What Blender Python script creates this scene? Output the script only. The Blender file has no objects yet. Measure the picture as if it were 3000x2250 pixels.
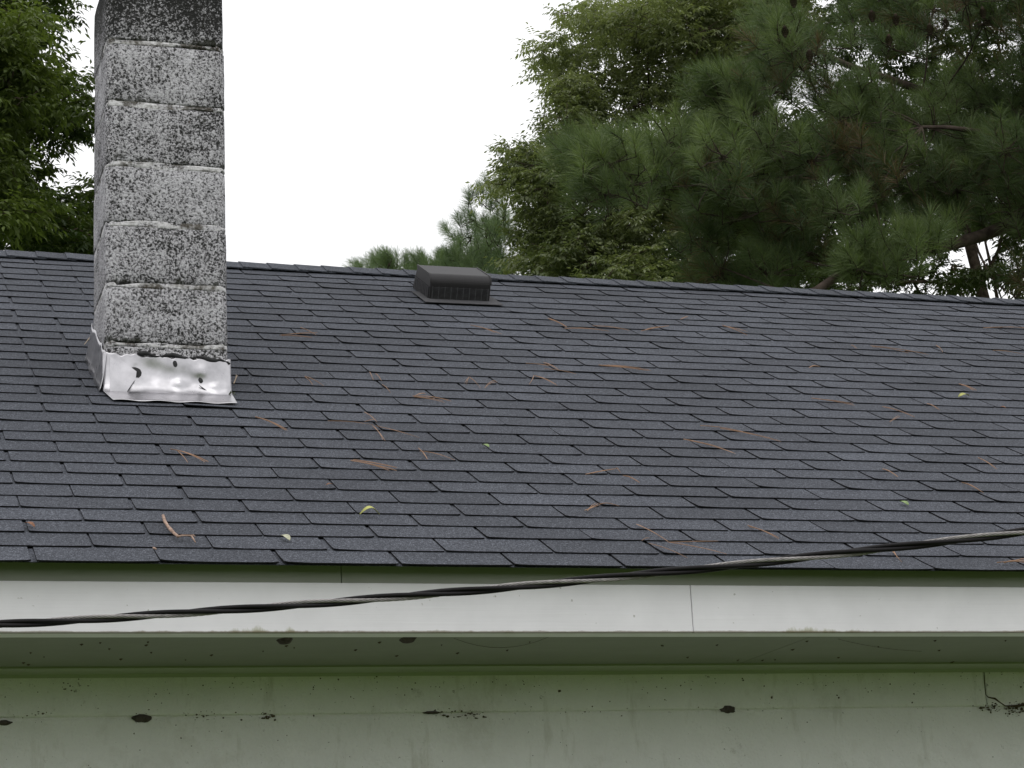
import bpy, bmesh, math, random
import numpy as np
from mathutils import Matrix, Vector

SC = bpy.context.scene
COL = SC.collection
rng = np.random.default_rng(7)
random.seed(7)

# ------------------------------------------------------------------ camera
Z0 = 2.60                                   # height of the eave above the lawn
FPX = 6323.58                               # focal length in pixels of a 3000 px wide picture
YAW, PITCH, ROLL = math.radians(17.6474), math.radians(15.2334), math.radians(-2.7822)
CAM = np.array([-0.43933, -5.27490, -1.01336 + Z0])


def cam_axes():
    cy, sy = math.cos(YAW), math.sin(YAW)
    fw = np.array([sy * math.cos(PITCH), cy * math.cos(PITCH), math.sin(PITCH)])
    r0 = np.array([cy, -sy, 0.0])
    u0 = np.cross(r0, fw)
    r = math.cos(ROLL) * r0 + math.sin(ROLL) * u0
    return r, np.cross(r, fw), fw


RIGHT, UP, FWD = cam_axes()
cam = bpy.data.cameras.new('camera')
cam.sensor_width = 36.0
cam.sensor_fit = 'HORIZONTAL'
cam.lens = 36.0 * FPX / 3000.0
cam.clip_start = 0.05
cam.clip_end = 2000
camo = bpy.data.objects.new('camera', cam)
COL.objects.link(camo)
M = Matrix.Identity(4)
for i in range(3):
    M[i][0], M[i][1], M[i][2], M[i][3] = RIGHT[i], UP[i], -FWD[i], CAM[i]
camo.matrix_world = M
SC.camera = camo

# ------------------------------------------------------------------ sky, sun, exposure
SUN_EL, SUN_AZ = math.radians(62), math.radians(200)
w = bpy.data.worlds.new('World')
SC.world = w
w.use_nodes = True
nt = w.node_tree
nt.nodes.clear()
sky = nt.nodes.new('ShaderNodeTexSky')
sky.sky_type = 'NISHITA'
sky.sun_disc = False
sky.sun_elevation = SUN_EL
sky.sun_rotation = SUN_AZ
sky.dust_density = 6.0
sky.air_density = 2.0
bw = nt.nodes.new('ShaderNodeRGBToBW')          # cloud cover: the blue is gone
mixc = nt.nodes.new('ShaderNodeMix')
mixc.data_type = 'RGBA'
mixc.inputs['Factor'].default_value = 0.90
mixc.inputs[7].default_value = (10.7, 10.75, 10.9, 1)   # even white cloud deck
bg = nt.nodes.new('ShaderNodeBackground')
bg.inputs['Strength'].default_value = 0.10
out = nt.nodes.new('ShaderNodeOutputWorld')
nt.links.new(sky.outputs[0], bw.inputs[0])
nt.links.new(bw.outputs[0], mixc.inputs[6])
nt.links.new(mixc.outputs[2], bg.inputs[0])
nt.links.new(bg.outputs[0], out.inputs[0])

sl = bpy.data.lights.new('sun', 'SUN')
sl.energy = 0.5
sl.angle = math.radians(50)
sl.color = (1.0, 0.98, 0.95)
so = bpy.data.objects.new('sun', sl)
COL.objects.link(so)
sd = Vector((math.sin(SUN_AZ) * math.cos(SUN_EL), math.cos(SUN_AZ) * math.cos(SUN_EL), math.sin(SUN_EL)))
so.rotation_euler = sd.to_track_quat('Z', 'Y').to_euler()
so.location = (0, -4, 30)

SC.view_settings.view_transform = 'Standard'
SC.view_settings.look = 'None'
SC.view_settings.exposure = 0.25
SC.view_settings.gamma = 1.0
SC.view_settings.use_curve_mapping = False
SC.render.engine = 'CYCLES'
SC.cycles.max_bounces = 8
SC.cycles.diffuse_bounces = 5
SC.cycles.transparent_max_bounces = 4

# ------------------------------------------------------------------ measuring helpers
PHI = math.radians(28.2797)
UV = np.array([0, math.cos(PHI), math.sin(PHI)])
NV = np.array([0, -math.sin(PHI), math.cos(PHI)])
TAB, EXPO = 0.3048, 0.127
SLOPE = 4.555                                # eave to ridge along the slope
ORG = np.array([0, 0, Z0])


def ray(px, py):
    return RIGHT * ((px - 1500) / FPX) - UP * ((py - 1125) / FPX) + FWD


def onY(px, py, Y):
    d = ray(px, py)
    return CAM + d * ((Y - CAM[1]) / d[1])


def onZ(px, py, Z):
    d = ray(px, py)
    return CAM + d * ((Z - CAM[2]) / d[2])


def sag(X, u):
    """the old roof sags a little between eave and ridge"""
    t = np.clip(np.asarray(u, float) / 4.6, -0.05, 1.03)
    x = np.clip(np.asarray(X, float) / TAB / 10, -0.1, 1.2)
    return -0.0884 * t * (1 - t) - 0.0357 * t * (1 - t) * (1 - 2 * t) - 0.0088 * x * (1 - x) + 0.0062 * x * t


def roof(X, u, n=0.0):
    X = np.asarray(X, float); u = np.asarray(u, float)
    h = sag(X, u) + n
    z = np.zeros_like(u + X)
    P = np.stack([X + z, z, z], -1) + (u + z)[..., None] * UV + (h + z)[..., None] * NV
    return P + ORG


def onRoof(px, py, n=0.0):
    d = ray(px, py)
    wv = n
    for _ in range(7):
        c0 = CAM - ORG
        t = (wv - c0 @ NV) / (d @ NV)
        q = c0 + t * d
        u = q @ UV
        wv = float(sag(q[0], u)) + n
    return q[0], u


def project(p):
    q = np.asarray(p, float) - CAM
    z = q @ FWD
    return 1500 + FPX * (q @ RIGHT) / z, 1125 - FPX * (q @ UP) / z, z


# ------------------------------------------------------------------ mesh helpers
class MB:
    def __init__(s):
        s.v, s.f = [], []

    def add(s, verts, faces):
        b = len(s.v)
        s.v += [tuple(float(c) for c in p) for p in verts]
        s.f += [tuple(b + i for i in f) for f in faces]
        return s

    def box(s, a, b):
        (x0, y0, z0), (x1, y1, z1) = a, b
        return s.add([(x0, y0, z0), (x1, y0, z0), (x1, y1, z0), (x0, y1, z0), (x0, y0, z1), (x1, y0, z1), (x1, y1, z1), (x0, y1, z1)],
                     [(0, 3, 2, 1), (4, 5, 6, 7), (0, 1, 5, 4), (1, 2, 6, 5), (2, 3, 7, 6), (3, 0, 4, 7)])

    def tube(s, pts, rad, n=6, cap=True):
        pts = [np.asarray(p, float) for p in pts]
        if not hasattr(rad, '__len__'):
            rad = [rad] * len(pts)
        rings = []
        ref = np.array([0.31, 0.17, 0.93])
        for i, p in enumerate(pts):
            t = pts[min(i + 1, len(pts) - 1)] - pts[max(i - 1, 0)]
            t = t / (np.linalg.norm(t) + 1e-12)
            a = np.cross(t, ref)
            if np.linalg.norm(a) < 0.2:
                a = np.cross(t, np.array([1.0, 0, 0]))
            a /= np.linalg.norm(a)
            b = np.cross(t, a)
            rings.append([p + rad[i] * (math.cos(q) * a + math.sin(q) * b) for q in [2 * math.pi * k / n for k in range(n)]])
        F = []
        for i in range(len(pts) - 1):
            for k in range(n):
                k2 = (k + 1) % n
                F.append((i * n + k, i * n + k2, (i + 1) * n + k2, (i + 1) * n + k))
        if cap:
            F.append(tuple(range(n - 1, -1, -1)))
            F.append(tuple((len(pts) - 1) * n + k for k in range(n)))
        return s.add([p for r in rings for p in r], F)

    def grid(s, P):
        """P: (rows, cols, 3)"""
        r, c = P.shape[:2]
        return s.add(P.reshape(-1, 3), [(i * c + j, i * c + j + 1, (i + 1) * c + j + 1, (i + 1) * c + j) for i in range(r - 1) for j in range(c - 1)])

    def build(s, name, mat, parent=None, smooth=False, origin=None, kind=None):
        V = np.array(s.v, float)
        if origin is None:
            origin = (V.min(0) + V.max(0)) / 2
            if parent is None:
                origin[2] = V[:, 2].min()
        origin = np.asarray(origin, float)
        me = bpy.data.meshes.new(name)
        me.from_pydata((V - origin).tolist(), [], s.f)
        me.update()
        if smooth:
            me.shade_smooth()
        o = bpy.data.objects.new(name, me)
        COL.objects.link(o)
        me.materials.append(mat)
        place(o, origin, parent)
        if kind:
            o['kind'] = kind
        return o


WL = {}


def place(o, world, parent=None):
    world = np.asarray(world, float)
    WL[o.name] = world
    if parent is not None:
        o.parent = parent
        o.location = tuple(world - WL[parent.name])
    else:
        o.location = tuple(world)
    return o


def empty(name, loc, parent=None):
    o = bpy.data.objects.new(name, None)
    o.empty_display_size = 0.2
    COL.objects.link(o)
    return place(o, loc, parent)


def tag(o, label, cat, group=None, kind=None):
    o['label'] = label
    o['category'] = cat
    if group:
        o['group'] = group
    if kind:
        o['kind'] = kind
    return o


def solidify(o, t, offset=-1):
    m = o.modifiers.new('thickness', 'SOLIDIFY')
    m.thickness = t
    m.offset = offset


# ------------------------------------------------------------------ material helpers
class Mat:
    def __init__(s, name, rough=0.7, spec=0.3, metal=0.0):
        s.m = bpy.data.materials.new(name)
        s.m.use_nodes = True
        s.t = s.m.node_tree
        s.b = s.t.nodes['Principled BSDF']
        s.b.inputs['Roughness'].default_value = rough
        s.b.inputs['Specular IOR Level'].default_value = spec
        s.b.inputs['Metallic'].default_value = metal
        s.pos = s.t.nodes.new('ShaderNodeNewGeometry').outputs['Position']
        s._obj = None

    def link(s, a, b):
        s.t.links.new(a, b)

    def coord(s, scale=(1, 1, 1), base=None):
        n = s.t.nodes.new('ShaderNodeMapping')
        n.inputs['Scale'].default_value = scale
        s.link(base or s.pos, n.inputs[0])
        return n.outputs[0]

    def noise(s, scale, detail=3, rough=0.55, vec=None, dist=0.0):
        n = s.t.nodes.new('ShaderNodeTexNoise')
        n.inputs['Scale'].default_value = scale
        n.inputs['Detail'].default_value = detail
        n.inputs['Roughness'].default_value = rough
        n.inputs['Distortion'].default_value = dist
        s.link(vec or s.pos, n.inputs['Vector'])
        return n.outputs[0]

    def ramp(s, fac, stops, interp='LINEAR'):
        n = s.t.nodes.new('ShaderNodeValToRGB')
        n.color_ramp.interpolation = interp
        e = n.color_ramp.elements
        while len(e) < len(stops):
            e.new(0.5)
        for i, (p, c) in enumerate(stops):
            e[i].position = p
            e[i].color = (*c, 1) if hasattr(c, '__len__') else (c, c, c, 1)
        s.link(fac, n.inputs[0])
        return n.outputs[0]

    def mix(s, fac, a, b, mode='MIX'):
        n = s.t.nodes.new('ShaderNodeMix')
        n.data_type = 'RGBA'
        n.blend_type = mode
        for v, i in ((fac, 0), (a, 6), (b, 7)):
            if hasattr(v, 'is_linked') or hasattr(v, 'links'):
                s.link(v, n.inputs[i])
            else:
                n.inputs[i].default_value = v if not hasattr(v, '__len__') else (*v, 1)
        return n.outputs[2]

    def math(s, op, a, b=0.0, c=None):
        n = s.t.nodes.new('ShaderNodeMath')
        n.operation = op
        for i, v in enumerate((a, b) if c is None else (a, b, c)):
            if hasattr(v, 'links'):
                s.link(v, n.inputs[i])
            else:
                n.inputs[i].default_value = v
        return n.outputs[0]

    def sep(s, axis, base=None):
        n = s.t.nodes.new('ShaderNodeSeparateXYZ')
        s.link(base or s.pos, n.inputs[0])
        return n.outputs[axis]

    def island(s):
        return s.t.nodes.new('ShaderNodeNewGeometry').outputs['Random Per Island']

    def objrand(s):
        return s.t.nodes.new('ShaderNodeObjectInfo').outputs['Random']

    def color(s, c):
        if hasattr(c, 'links'):
            s.link(c, s.b.inputs['Base Color'])
        else:
            s.b.inputs['Base Color'].default_value = (*c, 1)
        return s

    def bump(s, h, strength=0.5, dist=0.01):
        n = s.t.nodes.new('ShaderNodeBump')
        n.inputs['Strength'].default_value = strength
        n.inputs['Distance'].default_value = dist
        s.link(h, n.inputs['Height'])
        s.link(n.outputs[0], s.b.inputs['Normal'])
        return s


def plain(name, c, rough=0.7, spec=0.3, metal=0.0, vary=0.15, scale=30, bump=0.0):
    m = Mat(name, rough, spec, metal)
    n = m.noise(scale, 4)
    lo = tuple(x * (1 - vary) for x in c)
    hi = tuple(min(1, x * (1 + vary)) for x in c)
    m.color(m.ramp(n, [(0.3, lo), (0.7, hi)]))
    if bump:
        m.bump(n, bump, 0.005)
    return m.m


def shingle_mat():
    m = Mat('asphalt_shingle', 0.9, 0.25)
    fine = m.noise(330, 2, 0.6)
    mid = m.noise(130, 3, 0.75)
    g = m.mix(0.42, fine, mid)
    c = m.ramp(g, [(0.36, (0.015, 0.016, 0.021)), (0.47, (0.039, 0.043, 0.053)), (0.54, (0.064, 0.069, 0.084)), (0.63, (0.185, 0.195, 0.225))])
    isl = m.math('MULTIPLY_ADD', m.math('FRACT', m.math('ADD', m.island(), m.objrand())), 0.31, 0.845)
    big = m.ramp(m.noise(1.3, 4), [(0.3, 0.86), (0.7, 1.12)])
    streak = m.ramp(m.noise(7, 3), [(0.3, 0.93), (0.7, 1.07)])
    c = m.mix(1.0, c, big, 'MULTIPLY')
    c = m.mix(1.0, c, streak, 'MULTIPLY')
    cc = m.t.nodes.new('ShaderNodeCombineColor')
    for i in range(3):
        m.link(isl, cc.inputs[i])
    c = m.mix(1.0, c, cc.outputs[0], 'MULTIPLY')
    m.color(c)
    m.bump(g, 0.6, 0.004)
    return m.m


def chimney_color(m):
    """white paint worn off rough block, black growth in the pores"""
    sp = m.noise(132, 3, 0.62, dist=0.5)
    sp2 = m.noise(260, 2, 0.6)
    big = m.noise(6.5, 5, 0.65)
    orand = m.objrand()
    s = m.math('ADD', m.math('MULTIPLY', sp, 0.8), m.math('MULTIPLY', sp2, 0.2))
    thr = m.math('ADD', s, m.math('MULTIPLY', m.math('SUBTRACT', big, 0.5), 0.34))
    thr = m.math('ADD', thr, m.math('MULTIPLY', m.math('SUBTRACT', orand, 0.5), 0.05))
    z = m.sep(2)
    top = m.math('MULTIPLY', m.math('MAXIMUM', m.math('SUBTRACT', z, Z0 + 2.16), 0.0), 0.75)   # soot towards the flue mouth
    thr = m.math('SUBTRACT', thr, top)
    c = m.ramp(thr, [(0.395, (0.028, 0.028, 0.027)), (0.445, (0.12, 0.118, 0.12)), (0.495, (0.38, 0.37, 0.39)), (0.61, (0.60, 0.59, 0.615))])
    moss = m.ramp(m.noise(13, 5, 0.75), [(0.63, 0.0), (0.72, 0.6)])
    c = m.mix(moss, c, (0.035, 0.040, 0.022))
    rust = m.ramp(m.noise(9, 6, 0.75), [(0.70, 0.0), (0.76, 0.45)])
    c = m.mix(rust, c, (0.17, 0.10, 0.045))
    return c, thr


def chimney_mat(name):
    m = Mat(name, 0.95, 0.1)
    c, thr = chimney_color(m)
    gen = m.sep(2, m.t.nodes.new('ShaderNodeTexCoord').outputs['Generated'])
    low = m.ramp(gen, [(0.02, 0.16), (0.16, 0.0)])                 # black moss sits just above each joint
    blk = m.ramp(m.math('ADD', m.noise(17, 5, 0.75), low), [(0.62, 0.0), (0.70, 0.85)])
    c = m.mix(blk, c, (0.030, 0.032, 0.022))
    m.color(c)
    m.bump(thr, 0.8, 0.016)
    return m.m


def mortar_mat():
    m = Mat('old_mortar', 0.95, 0.15)
    c, thr = chimney_color(m)
    n = m.noise(30, 5, 0.7, m.coord((0.45, 0.45, 1.6)))
    smear = m.ramp(n, [(0.455, 0.0), (0.53, 0.9)])
    wh = m.ramp(m.noise(60, 4, 0.7), [(0.35, (0.40, 0.39, 0.385)), (0.55, (0.70, 0.69, 0.70))])
    c = m.mix(smear, c, wh)
    st = m.ramp(m.noise(12, 5, 0.7), [(0.50, 0.0), (0.60, 0.85)])
    c = m.mix(st, c, (0.06, 0.05, 0.035))
    m.color(c)
    m.bump(n, 0.6, 0.01)
    return m.m


def paint_mat(name, c=(0.775, 0.76, 0.79), algae=None):
    m = Mat(name, 0.62, 0.35)
    n = m.noise(9, 5, 0.6)
    col = m.ramp(n, [(0.25, tuple(x * 0.93 for x in c)), (0.75, tuple(min(1, x * 1.03) for x in c))])
    grain = m.noise(60, 3, 0.6, m.coord((0.05, 1, 2.2)))
    col = m.mix(0.06, col, grain, 'OVERLAY')
    if algae is not None:                                    # green growth along the drip edge of the board
        z = m.sep(2)
        d = m.math('SUBTRACT', z, algae)
        nn = m.noise(22, 5, 0.7, m.coord((1, 1, 0.45)))
        edge = m.math('SUBTRACT', m.math('MULTIPLY', m.math('SUBTRACT', m.math('MULTIPLY', nn, m.ramp(m.noise(2.6, 3, 0.6), [(0.35, 0.55), (0.65, 1.25)])), 0.46), 0.055), d)
        msk = m.ramp(m.math('MULTIPLY_ADD', edge, 60.0, 0.35), [(0.2, 0.0), (0.9, 0.6)])
        col = m.mix(msk, col, (0.26, 0.26, 0.10))
        line = m.ramp(m.math('MULTIPLY_ADD', m.math('SUBTRACT', m.math('MULTIPLY', nn, 0.008), d), 400.0, 0.3), [(0.2, 0.0), (0.8, 0.6)])
        col = m.mix(line, col, (0.12, 0.075, 0.03))
    dots = m.ramp(m.noise(55, 2, 0.5), [(0.74, 0.0), (0.78, 0.55)])
    col = m.mix(dots, col, (0.25, 0.23, 0.19))
    m.color(col)
    m.bump(grain, 0.12, 0.004)
    return m.m


def wall_mat():
    m = Mat('painted_masonry', 0.85, 0.2)
    n = m.noise(6, 5, 0.6)
    col = m.ramp(n, [(0.25, (0.745, 0.735, 0.735)), (0.75, (0.84, 0.83, 0.83))])
    stain = m.ramp(m.noise(3.5, 6, 0.72), [(0.55, 0.0), (0.72, 0.30)])
    col = m.mix(stain, col, (0.34, 0.31, 0.24))
    drip = m.ramp(m.noise(14, 5, 0.7, m.coord((1, 1, 0.22))), [(0.58, 0.0), (0.74, 0.35)])
    col = m.mix(drip, col, (0.30, 0.28, 0.20))
    dots = m.ramp(m.noise(48, 4, 0.7), [(0.66, 0.0), (0.74, 0.8)])
    col = m.mix(dots, col, (0.13, 0.11, 0.08))
    web = m.ramp(m.noise(9, 7, 0.8), [(0.62, 0.0), (0.74, 0.5)])
    col = m.mix(web, col, (0.20, 0.17, 0.12))
    m.color(col)
    h = m.mix(0.45, m.noise(34, 5, 0.6), m.noise(130, 3, 0.6))
    m.bump(h, 0.85, 0.014)
    return m.m


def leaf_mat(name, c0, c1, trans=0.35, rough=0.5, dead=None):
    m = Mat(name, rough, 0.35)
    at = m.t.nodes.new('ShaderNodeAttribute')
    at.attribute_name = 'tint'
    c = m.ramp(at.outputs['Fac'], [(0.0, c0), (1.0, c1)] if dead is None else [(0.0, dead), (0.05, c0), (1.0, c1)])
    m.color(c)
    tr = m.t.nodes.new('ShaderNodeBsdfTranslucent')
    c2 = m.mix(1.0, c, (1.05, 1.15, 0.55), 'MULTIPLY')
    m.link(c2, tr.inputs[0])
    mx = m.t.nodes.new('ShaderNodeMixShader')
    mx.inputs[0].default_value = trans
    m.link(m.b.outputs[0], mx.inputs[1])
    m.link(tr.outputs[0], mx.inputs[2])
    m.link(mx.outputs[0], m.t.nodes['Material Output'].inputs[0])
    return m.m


def metal_mat():
    m = Mat('aluminium_sheet', 0.36, 0.5, 1.0)
    f = m.noise(45, 4, 0.6)
    m.color(m.ramp(m.noise(11, 4, 0.6), [(0.3, (0.34, 0.335, 0.35)), (0.65, (0.53, 0.52, 0.54))]))
    m.link(m.ramp(f, [(0.3, 0.26), (0.7, 0.38)]), m.b.inputs['Roughness'])
    m.bump(m.noise(9, 2, 0.5), 0.12, 0.02)
    return m.m


def lawn_mat():
    m = Mat('lawn', 0.95, 0.1)
    n = m.noise(1.7, 5, 0.65)
    f = m.noise(26, 4, 0.7)
    g = m.mix(0.5, n, f)
    m.color(m.ramp(g, [(0.3, (0.045, 0.076, 0.013)), (0.55, (0.078, 0.120, 0.022)), (0.75, (0.115, 0.155, 0.040))]))
    m.bump(f, 0.8, 0.05)
    return m.m


SHINGLE = shingle_mat()
CHIM = chimney_mat('weathered_block')
MORTAR = mortar_mat()
FASCIA = paint_mat('white_fascia_paint', algae=Z0 - 0.160)
TRIM = paint_mat('white_trim_paint', (0.74, 0.75, 0.74))
WALL = wall_mat()
MOULD_SHADED = paint_mat('shaded_mould_paint', (0.36, 0.39, 0.31))  # white trim paint, darkened and greened: shade under the eave is in the colour
SOFFIT_SHADED = paint_mat('shaded_soffit_paint', (0.205, 0.225, 0.165))  # white eave paint with soffit shade and green lawn bounce put into the colour
METAL = metal_mat()
ASPHALT = plain('bare_asphalt_cut', (0.012, 0.012, 0.013), 0.9, 0.15, vary=0.3, scale=80)
TAR = plain('roof_tar', (0.022, 0.022, 0.023), 0.6, 0.3, vary=0.3, bump=0.4)
VENT = plain('vent_housing', (0.021, 0.0195, 0.021), 0.55, 0.3, vary=0.08, scale=60)
FLANGE = plain('vent_flange_metal', (0.065, 0.064, 0.068), 0.85, 0.15, vary=0.2, scale=60)
VENTDARK = plain('vent_shade_black', (0.008, 0.008, 0.009), 0.8, 0.2)  # near black, stands in for the shade behind the louvres
BARK = plain('brown_bark', (0.075, 0.058, 0.045), 0.95, 0.1, vary=0.5, scale=14, bump=0.8)
PINEBARK = plain('pine_bark', (0.062, 0.048, 0.040), 0.95, 0.1, vary=0.5, scale=12, bump=0.8)
MUD = plain('dry_mud', (0.075, 0.062, 0.058), 0.95, 0.1, vary=0.4, scale=90, bump=0.7)
DIRT = plain('cobweb_dirt', (0.085, 0.066, 0.045), 0.95, 0.1, vary=0.5, scale=60)
MOSS = plain('moss', (0.05, 0.062, 0.018), 0.95, 0.1, vary=0.4, scale=120, bump=0.8)
NEEDLE_DRY = plain('dry_pine_needle', (0.31, 0.185, 0.115), 0.7, 0.3, vary=0.45, scale=9)
NEEDLE_PALE = plain('bleached_pine_needle', (0.46, 0.36, 0.26), 0.7, 0.3, vary=0.3, scale=9)
TWIG = plain('bare_twig', (0.33, 0.23, 0.18), 0.85, 0.2, vary=0.35, scale=60, bump=0.5)
RUBBER = plain('black_cable_jacket', (0.007, 0.006, 0.007), 0.6, 0.2, vary=0.2, scale=40)
ALU = plain('bare_aluminium_strand', (0.29, 0.275, 0.27), 0.45, 0.4, metal=0.9, vary=0.25, scale=60)

# ------------------------------------------------------------------ the ground
S = 600
g = MB().add([(-S, -S, 0), (S, -S, 0), (S, S, 0), (-S, S, 0)], [(0, 1, 2, 3)]).build('ground', lawn_mat(), origin=(0, 0, 0))
g['kind'] = 'structure'
g['label'] = 'green lawn around the house'

# ------------------------------------------------------------------ the house
XL, XR = -4.2, 8.4                                 # ends of the roof
YW = 0.772                                         # face of the wall
YRIDGE = SLOPE * math.cos(PHI)
house = empty('house', (2.1, YW, 0))
tag(house, 'single storey house with charcoal shingle roof, white fascia and pale painted wall', 'house')

# roof deck, front and back slope in one sheet
us = np.linspace(0.055, SLOPE, 25)
xs = np.linspace(XL, XR, 43)
P = np.array([[roof(x, u, -0.0022) for x in xs] for u in us])
mb = MB().grid(P)
Pb = P.copy()
Pb[:, :, 1] = 2 * YRIDGE - Pb[:, :, 1]
mb.grid(Pb[::-1])
roof_o = mb.build('roof', SHINGLE, house, True)
solidify(roof_o, 0.010, -1)


# shingle tabs ------------------------------------------------
def tab_mesh(seed, lift=None):
    r = random.Random(seed)
    W = TAB - r.uniform(0.0075, 0.010)
    L = 0.254
    t = 0.0038
    gx = [0, 0.012, 0.035, 0.08, 0.16, 0.235, 0.275, W - 0.010, W]
    gy = [0, 0.03, 0.075, L]
    la = r.choice([0.0008, 0.0014, 0.002, 0.0025, 0.003, 0.0042])
    lb = r.choice([0.0003, 0.0006, 0.001, 0.002])
    mid = r.uniform(-0.0004, 0.0014)
    if lift:
        la, lb = lift
        mid = 0.25 * (la + lb)
    sk = r.uniform(-0.0022, 0.0022)
    top = []
    for j, y in enumerate(gy):
        for i, x in enumerate(gx):
            z = 2 * t - t * y / EXPO
            ky = max(0.0, 1 - y / 0.10) ** 1.6
            z += ky * (la * max(0.0, 1 - x / (0.25 if lift else 0.11)) ** 2 + lb * max(0.0, 1 - (W - x) / 0.10) ** 2 + mid * math.sin(math.pi * x / W))
            yy = y + (sk * (x / W - 0.5) if j == 0 else 0)
            if j == 0 and i in (0, len(gx) - 1):
                yy += 0.003                                    # worn corner
            top.append((x, yy, z))
    n = len(gx)
    F = [(j * n + i, j * n + i + 1, (j + 1) * n + i + 1, (j + 1) * n + i) for j in range(len(gy) - 1) for i in range(n - 1)]
    V = list(top)
    b = len(V)
    V += [(x, y + 0.0006, z - t) for (x, y, z) in top[:n]]     # lower edge of the butt
    F += [(b + i, b + i + 1, i + 1, i) for i in range(n - 1)]
    for side in (0, n - 1):                                    # cut edges
        b = len(V)
        ids = [j * n + side for j in range(len(gy))]
        V += [(top[k][0], top[k][1], top[k][2] - t) for k in ids]
        for j in range(len(gy) - 1):
            q = (ids[j], ids[j + 1], b + j + 1, b + j)
            F.append(q if side == 0 else q[::-1])
    return V, F


TABS = [tab_mesh(100 + i) for i in range(28)] + [tab_mesh(200, (0.009, 0.001)), tab_mesh(201, (0.0035, 0.003))]
TABME = []
NTOP, NFACE = 24, len(TABS[0][1])                               # top faces come first, then the cut edges


def cut_edges(me):
    me.materials.append(ASPHALT)
    idx = np.arange(len(me.polygons)) % NFACE >= NTOP
    me.polygons.foreach_set('material_index', idx.astype(np.int32))
    me.update()


for V, F in TABS:
    me = bpy.data.meshes.new('shingle')
    me.from_pydata(V, [], F)
    me.update()
    me.materials.append(SHINGLE)
    cut_edges(me)
    TABME.append(me)

DU = [-0.8, 3.5, 10.2, 1.6, -1.8, -1.3, 2.5, -0.4, -0.5, -3.1, -3.2, -6.1, -1.1, -0.5, -1.8, -3.5, -2.2, -0.1, -0.2, -0.2, 1.1, 0.5, -1.5,
      -0.7, 2.1, -1.7, 1.9, 0.7, 0.2, 0.5, 0.3, -0.1, 0.2, 1.5, 0.2, 3.5]


def tab_frame(X, u):
    p = roof(X, u)
    ex = roof(X + 0.15, u + 0.05) - roof(X - 0.15, u + 0.05)
    eu = roof(X, u + 0.13) - roof(X, u)
    ex /= np.linalg.norm(ex)
    eu -= ex * (ex @ eu)
    eu /= np.linalg.norm(eu)
    return p, ex, eu, np.cross(ex, eu)


YF = 1.746                                                     # chimney front face
CX0, CX1, CD = 0.372, 0.788, 0.40                              # chimney sides and depth
cells = []
r = random.Random(5)
for c in range(36):
    u = c * EXPO + DU[c] / 1000
    off = 0.5 if c % 2 else 0.0
    k0 = math.floor((XL / TAB) - off)
    k1 = math.ceil((XR / TAB) - off)
    for k in range(k0, k1):
        X = (k + off) * TAB + 0.003 + r.uniform(-0.004, 0.004)
        if X < XL - 0.01 or X + TAB > XR + 0.02:
            continue
        Y = u * math.cos(PHI)
        if X > CX0 - 0.02 and X + TAB < CX1 + 0.02 and YF < Y < YF + CD - 0.1:
            continue
        a = [project(roof(X + dx, u + du)) for dx, du in ((0, 0), (TAB, 0), (TAB, EXPO), (0, EXPO))]
        ax = [q[0] for q in a]; ay = [q[1] for q in a]
        area = 0.5 * abs(sum(ax[i] * ay[(i + 1) % 4] - ax[(i + 1) % 4] * ay[i] for i in range(4)))
        inside = min(1.0, max(0.0, (min(max(ax), 3000) - max(min(ax), 0)) / (max(ax) - min(ax))))
        cells.append((area * inside, c, X, u + r.uniform(-0.0020, 0.0020) + 0.0028 * math.sin(X * 1.9 + c * 2.1) + 0.0016 * math.sin(X * 5.3 + c)))
cells.sort(key=lambda q: -q[0])
LIFTED = [(*onRoof(745, 1197), 28), (*onRoof(2030, 927), 29), (*onRoof(1790, 1096), 29), (*onRoof(2860, 1450), 29)]
rest = MB()
for i, (area, c, X, u) in enumerate(cells):
    p, ex, eu, en = tab_frame(X, u)
    v = r.randrange(28)
    for (lx, ly, lv) in LIFTED:                     # a few tabs have come loose
        if abs(u - ly) < 0.06 and X <= lx < X + TAB:
            v = lv
    if i < 300 and c < 34:
        o = bpy.data.objects.new('shingle', TABME[v])
        COL.objects.link(o)
        m3 = Matrix(((ex[0], eu[0], en[0]), (ex[1], eu[1], en[1]), (ex[2], eu[2], en[2])))
        o.rotation_euler = m3.to_euler()
        place(o, p, roof_o)
    else:
        V, F = TABS[v]
        V = np.array(V)
        if c >= 34:
            V[:, 1] = np.minimum(V[:, 1], SLOPE - u - 0.004)
        rest.add(np.array(V) @ np.array([ex, eu, en]) + p, F)
fs = rest.build('far_shingles', SHINGLE, roof_o, kind='stuff')
cut_edges(fs.data)
# the starter strip below the first course
st = np.array([[roof(x, u, n) for x in xs] for u, n in ((0.070, -0.003), (0.009, -0.0015), (0.009, 0.0005), (0.20, -0.002))])
MB().grid(st).build('starter_strip', SHINGLE, roof_o)

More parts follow.
